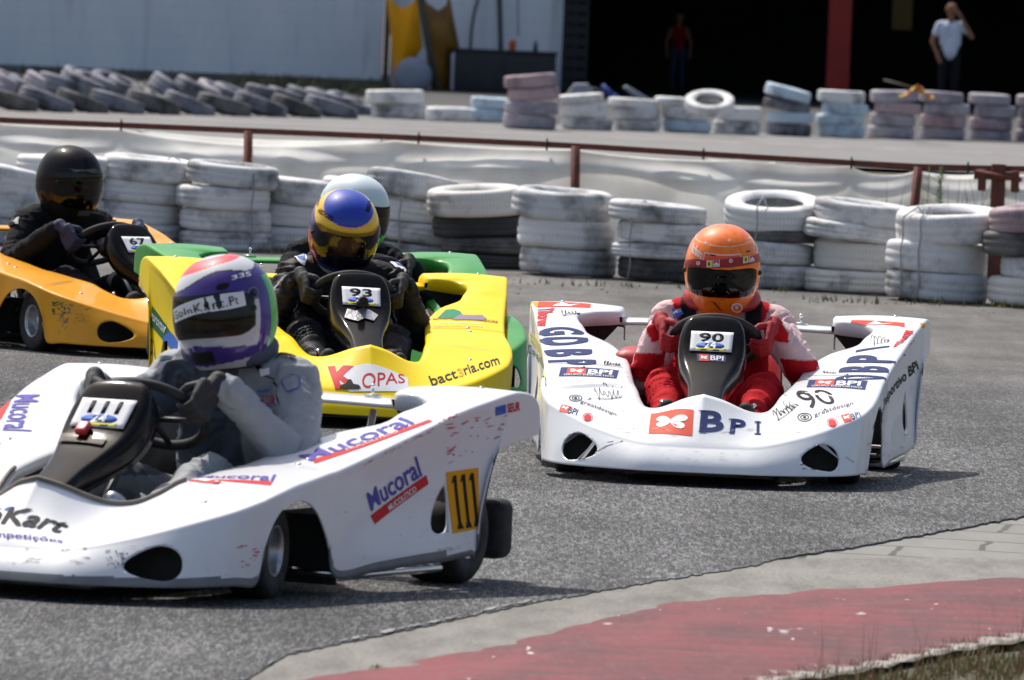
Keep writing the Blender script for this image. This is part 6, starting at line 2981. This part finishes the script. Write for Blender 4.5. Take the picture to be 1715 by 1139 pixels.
# ---- green kart sticker and scrapes on the amber kart
d = Decal(SHELL_BVH, KGR)
d.parent = kgr
q = z7((1150, 100), (1318, 130), (1180, 500), (1135, 380))
d.rect(q, M['dgreen'])
d.text('JUNIOR', z7((1150, 330), (1200, 150), (1265, 140), (1195, 340)), M['red'], bold=.03, off=.003)
d.build('lettering', kgr)
d = Decal(SHELL_BVH, K67)
d.parent = k67
z9 = zc(0, 220, 320 / 959)
d.scuffs(z9((262, 850), (330, 860), (330, 920), (262, 920)), M['dgreen'], 1, 26, (.15, .5), (.05, .2), .9)
d.scuffs(z9((310, 870), (370, 870), (330, 1010), (290, 1010)), M['scuff'], 2, 30, (.1, .5), (.03, .10), 1.0)
d.scuffs(z9((370, 880), (460, 890), (450, 960), (370, 960)), M['brown'], 3, 16, (.1, .4), (.02, .06), .5)
d.build('scrape_marks', k67)

# ---- helmets
z10 = zc(1040, 350, 360 / 1172)
person, h, bv, vb, hmx, bb, pmx = dr90
d = Decal(bv, hmx)
d.parent = h
d.text('Marlboro', z10((400, 180), (455, 232), (440, 275), (385, 235)), M['white'], bold=.02)
d.text('Marlboro', z10((728, 180), (768, 160), (780, 205), (735, 230)), M['white'], bold=.02)
c = z10((600, 510), (658, 510), (658, 560), (600, 560))
d.disc(c, M['white'], inner=.72)
d.disc(sub(c, .34, .66, .30, .66), M['white'])
d.text('vodafone', z10((560, 562), (690, 555), (690, 575), (560, 582)), M['gold'])
for k in range(4):
    d.rect(z10((492 + k * 12, 500 + k * 13), (520 + k * 9, 512 + k * 12), (522 + k * 9, 518 + k * 12), (494 + k * 12, 505 + k * 13)), M['black'])
    d.rect(z10((735 - k * 6, 478 + k * 12), (748 - k * 6, 470 + k * 12), (748 - k * 6, 476 + k * 12), (733 - k * 6, 486 + k * 12)), M['black'])
d.rect(z10((488, 248), (515, 252), (515, 258), (488, 254)), M['black'])
d.rect(z10((682, 232), (705, 226), (705, 232), (682, 238)), M['black'])
q = z10((468, 283), (540, 277), (540, 318), (468, 323))
qs = [(408, 272, 320), (467, 283, 323), (540, 277, 320), (600, 272, 318), (660, 262, 310), (722, 252, 296), (778, 236, 280)]
for (a0, t0, b0), (a1, t1, b1) in zip(qs[:-1], qs[1:]):
    d.rect(z10((a0, t0), (a1, t1), (a1, b1), (a0, b0)), mat('strip_red', (.33, .01, .015), .4) if 'strip_red' not in bpy.data.materials else bpy.data.materials['strip_red'], off=.003)
d.level = .003
for (a0, t0, a1, t1, hh, kind_) in ((470, 283, 500, 281, 36, 'y'), (503, 281, 538, 278, 36, 'w'), (662, 262, 690, 258, 34, 'y'), (694, 257, 722, 252, 34, 'w')):
    qq = z10((a0, t0), (a1, t1), (a1, t1 + hh), (a0, t0 + hh))
    d.rect(qq, M['white'])
    if kind_ == 'y':
        d.rect(sub(qq, .12, .9, .1, .9), M['lemon'], off=.003)
        d.poly([(.4, .2), (.6, .35), (.5, .6), (.65, .8), (.35, .75), (.3, .45)], qq, M['black'], off=.004)
    else:
        d.poly([(0.1, .35), (.5, .8), (.9, .35), (.9, .95), (.1, .95)], qq, M['red'], off=.003)
        d.text('Marlboro', sub(qq, .1, .9, .08, .3), M['black'], off=.003)
for x_, y_ in ((425, 296), (598, 284), (758, 248)):
    c = z10((x_ - 10, y_ - 10), (x_ + 10, y_ - 11), (x_ + 10, y_ + 9), (x_ - 10, y_ + 10))
    d.disc(c, M['white'], inner=.68)
    d.disc(sub(c, .32, .68, .32, .68), M['white'])
d.level = 0
for x_, y_ in ((462, 185), (590, 172), (697, 162)):
    qq = z10((x_ - 14, y_ - 14), (x_ + 14, y_ - 14), (x_ + 14, y_ + 14), (x_ - 14, y_ + 14))
    d.poly([(.5, 1), (.57, .57), (1, .5), (.57, .43), (.5, 0), (.43, .43), (0, .5), (.43, .57)], qq, M['white'])
d.build('helmet_marks', h)

z11 = zc(240, 400, 360 / 1281)
person, h, bv, vb, hmx, bb, pmx = dr111
d = Decal(vb, hmx)
q = z11((180, 425), (596, 312), (612, 395), (192, 505))
d.rect(q, M['white'], off=.001)
d.text('GoInKart.Pt', sub(q, .02, .90, .22, .82), M['black'], bold=.0, spacing=1.1, off=.0042, sub=.008)
d.build('visor_strip', h)
d = Decal(bv, hmx)
d.parent = h
d.text('335', z11((522, 225), (636, 196), (641, 224), (527, 250)), M['white'], bold=.03)
d.poly([(0, .4), (.3, .9), (.9, 1), (1, .6), (.7, .1), (.2, 0)], z11((428, 268), (515, 262), (515, 305), (428, 310)), M['black'])
d.disc(z11((618, 285), (685, 285), (685, 365), (618, 365)), M['scuff'], inner=.7)
d.text('6', z11((635, 300), (665, 300), (665, 350), (635, 350)), M['black'], bold=.03)
d.squiggle(z11((640, 560), (690, 520), (700, 580), (650, 620)), M['white'], 3, .08, 8)
d.build('helmet_marks', h)
d = Decal(bb, pmx)
d.parent = person
q = z11((680, 880), (765, 860), (775, 990), (690, 1000))
d.text('Racing', sub(q, 0, 1, .6, .85), M['blue'], bold=.02, off=.006)
d.squiggle(sub(q, 0, 1, .35, .6), M['red'], 4, .22, 8)
d.text('Team', sub(q, 0, 1, .05, .3), M['blue'], bold=.02, off=.006)
d.disc(z11((825, 815), (940, 810), (935, 920), (835, 925)), M['violet'], inner=.86, off=.006)
q = z11((600, 680), (830, 680), (830, 1010), (600, 1010))
d.line([(.18, 1), (.30, .78), (.42, .60), (.60, .45), (.80, .25), (.86, .06)], q, M['black'], .035, off=.006, asp=.7)
d.rect(z11((695, 785), (750, 775), (756, 808), (702, 820)), M['white'], off=.010)
d.lay([(0, .2), (.3, .9), (.8, 1), (1, .5), (.9, .2), (.6, .6), (.3, .55)], [(0, 1, 2, 3, 4, 5, 6)], z11((775, 685), (910, 690), (915, 740), (780, 745)), M['black'], .008)
d.build('suit_emblem', person)

z12 = zc(500, 290, 200 / 1340)
person, h, bv, vb, hmx, bb, pmx = dr93
d = Decal(bv, hmx)
d.parent = h
d.text('HEDGES', z12((250, 395), (400, 500), (380, 548), (212, 430)), M['black'], bold=.02)
d.text('SON+', z12((262, 232), (228, 375), (200, 365), (222, 255)), M['black'], bold=.02)
d.text('BEN', z12((752, 425), (770, 320), (805, 315), (788, 440)), M['black'], bold=.02)
d.text('PlayStation', z12((470, 1000), (800, 960), (812, 1005), (480, 1048)), M['black'], bold=.02)
d.build('helmet_marks', h)
d = Decal(bb, pmx)
d.parent = person
for q in ([(489, 419), (512, 421), (517, 446), (497, 440)], [(653, 427), (676, 432), (682, 457), (663, 452)]):
    d.lay([(.1, .1), (0, .8), (.3, 1), (.9, .9), (1, .4), (.7, 0)], [(0, 1, 2, 3, 4, 5)], q, M['white'], .007)
    d.rect(sub(q, .22, .85, .3, .75), M['blue'], off=.008)
    d.text('sparco', sub(q, .28, .8, .38, .68), M['white'], off=.009)
d.build('shoulder_patch', person)
person, h, bv, vb, hmx, bb, pmx = dr90
d = Decal(bb, pmx)
d.parent = person
for q in (z10((280, 550), (328, 545), (342, 578), (290, 602)), z10((915, 530), (965, 506), (985, 524), (925, 556))):
    d.rect(q, M['blue'], off=.007)
    d.text('sparco', sub(q, .1, .9, .2, .8), M['white'], off=.009)
d.build('shoulder_patch', person)
person, h, bv, vb, hmx, bb, pmx = dr67
d = Decal(bv, hmx)
d.parent = h
d.text('agv', z9((362, 212), (420, 195), (420, 214), (362, 232)), M['scuff'], bold=.02)
d.build('helmet_marks', h)
d = Decal(bb, pmx)
d.parent = person
q = z9((50, 440), (98, 433), (92, 470), (38, 478))
d.rect(q, M['scuff_lt'], off=.007)
d.text('Z', sub(q, .2, .8, .1, .9), M['black'], off=.009, bold=.05)
d.build('shoulder_patch', person)
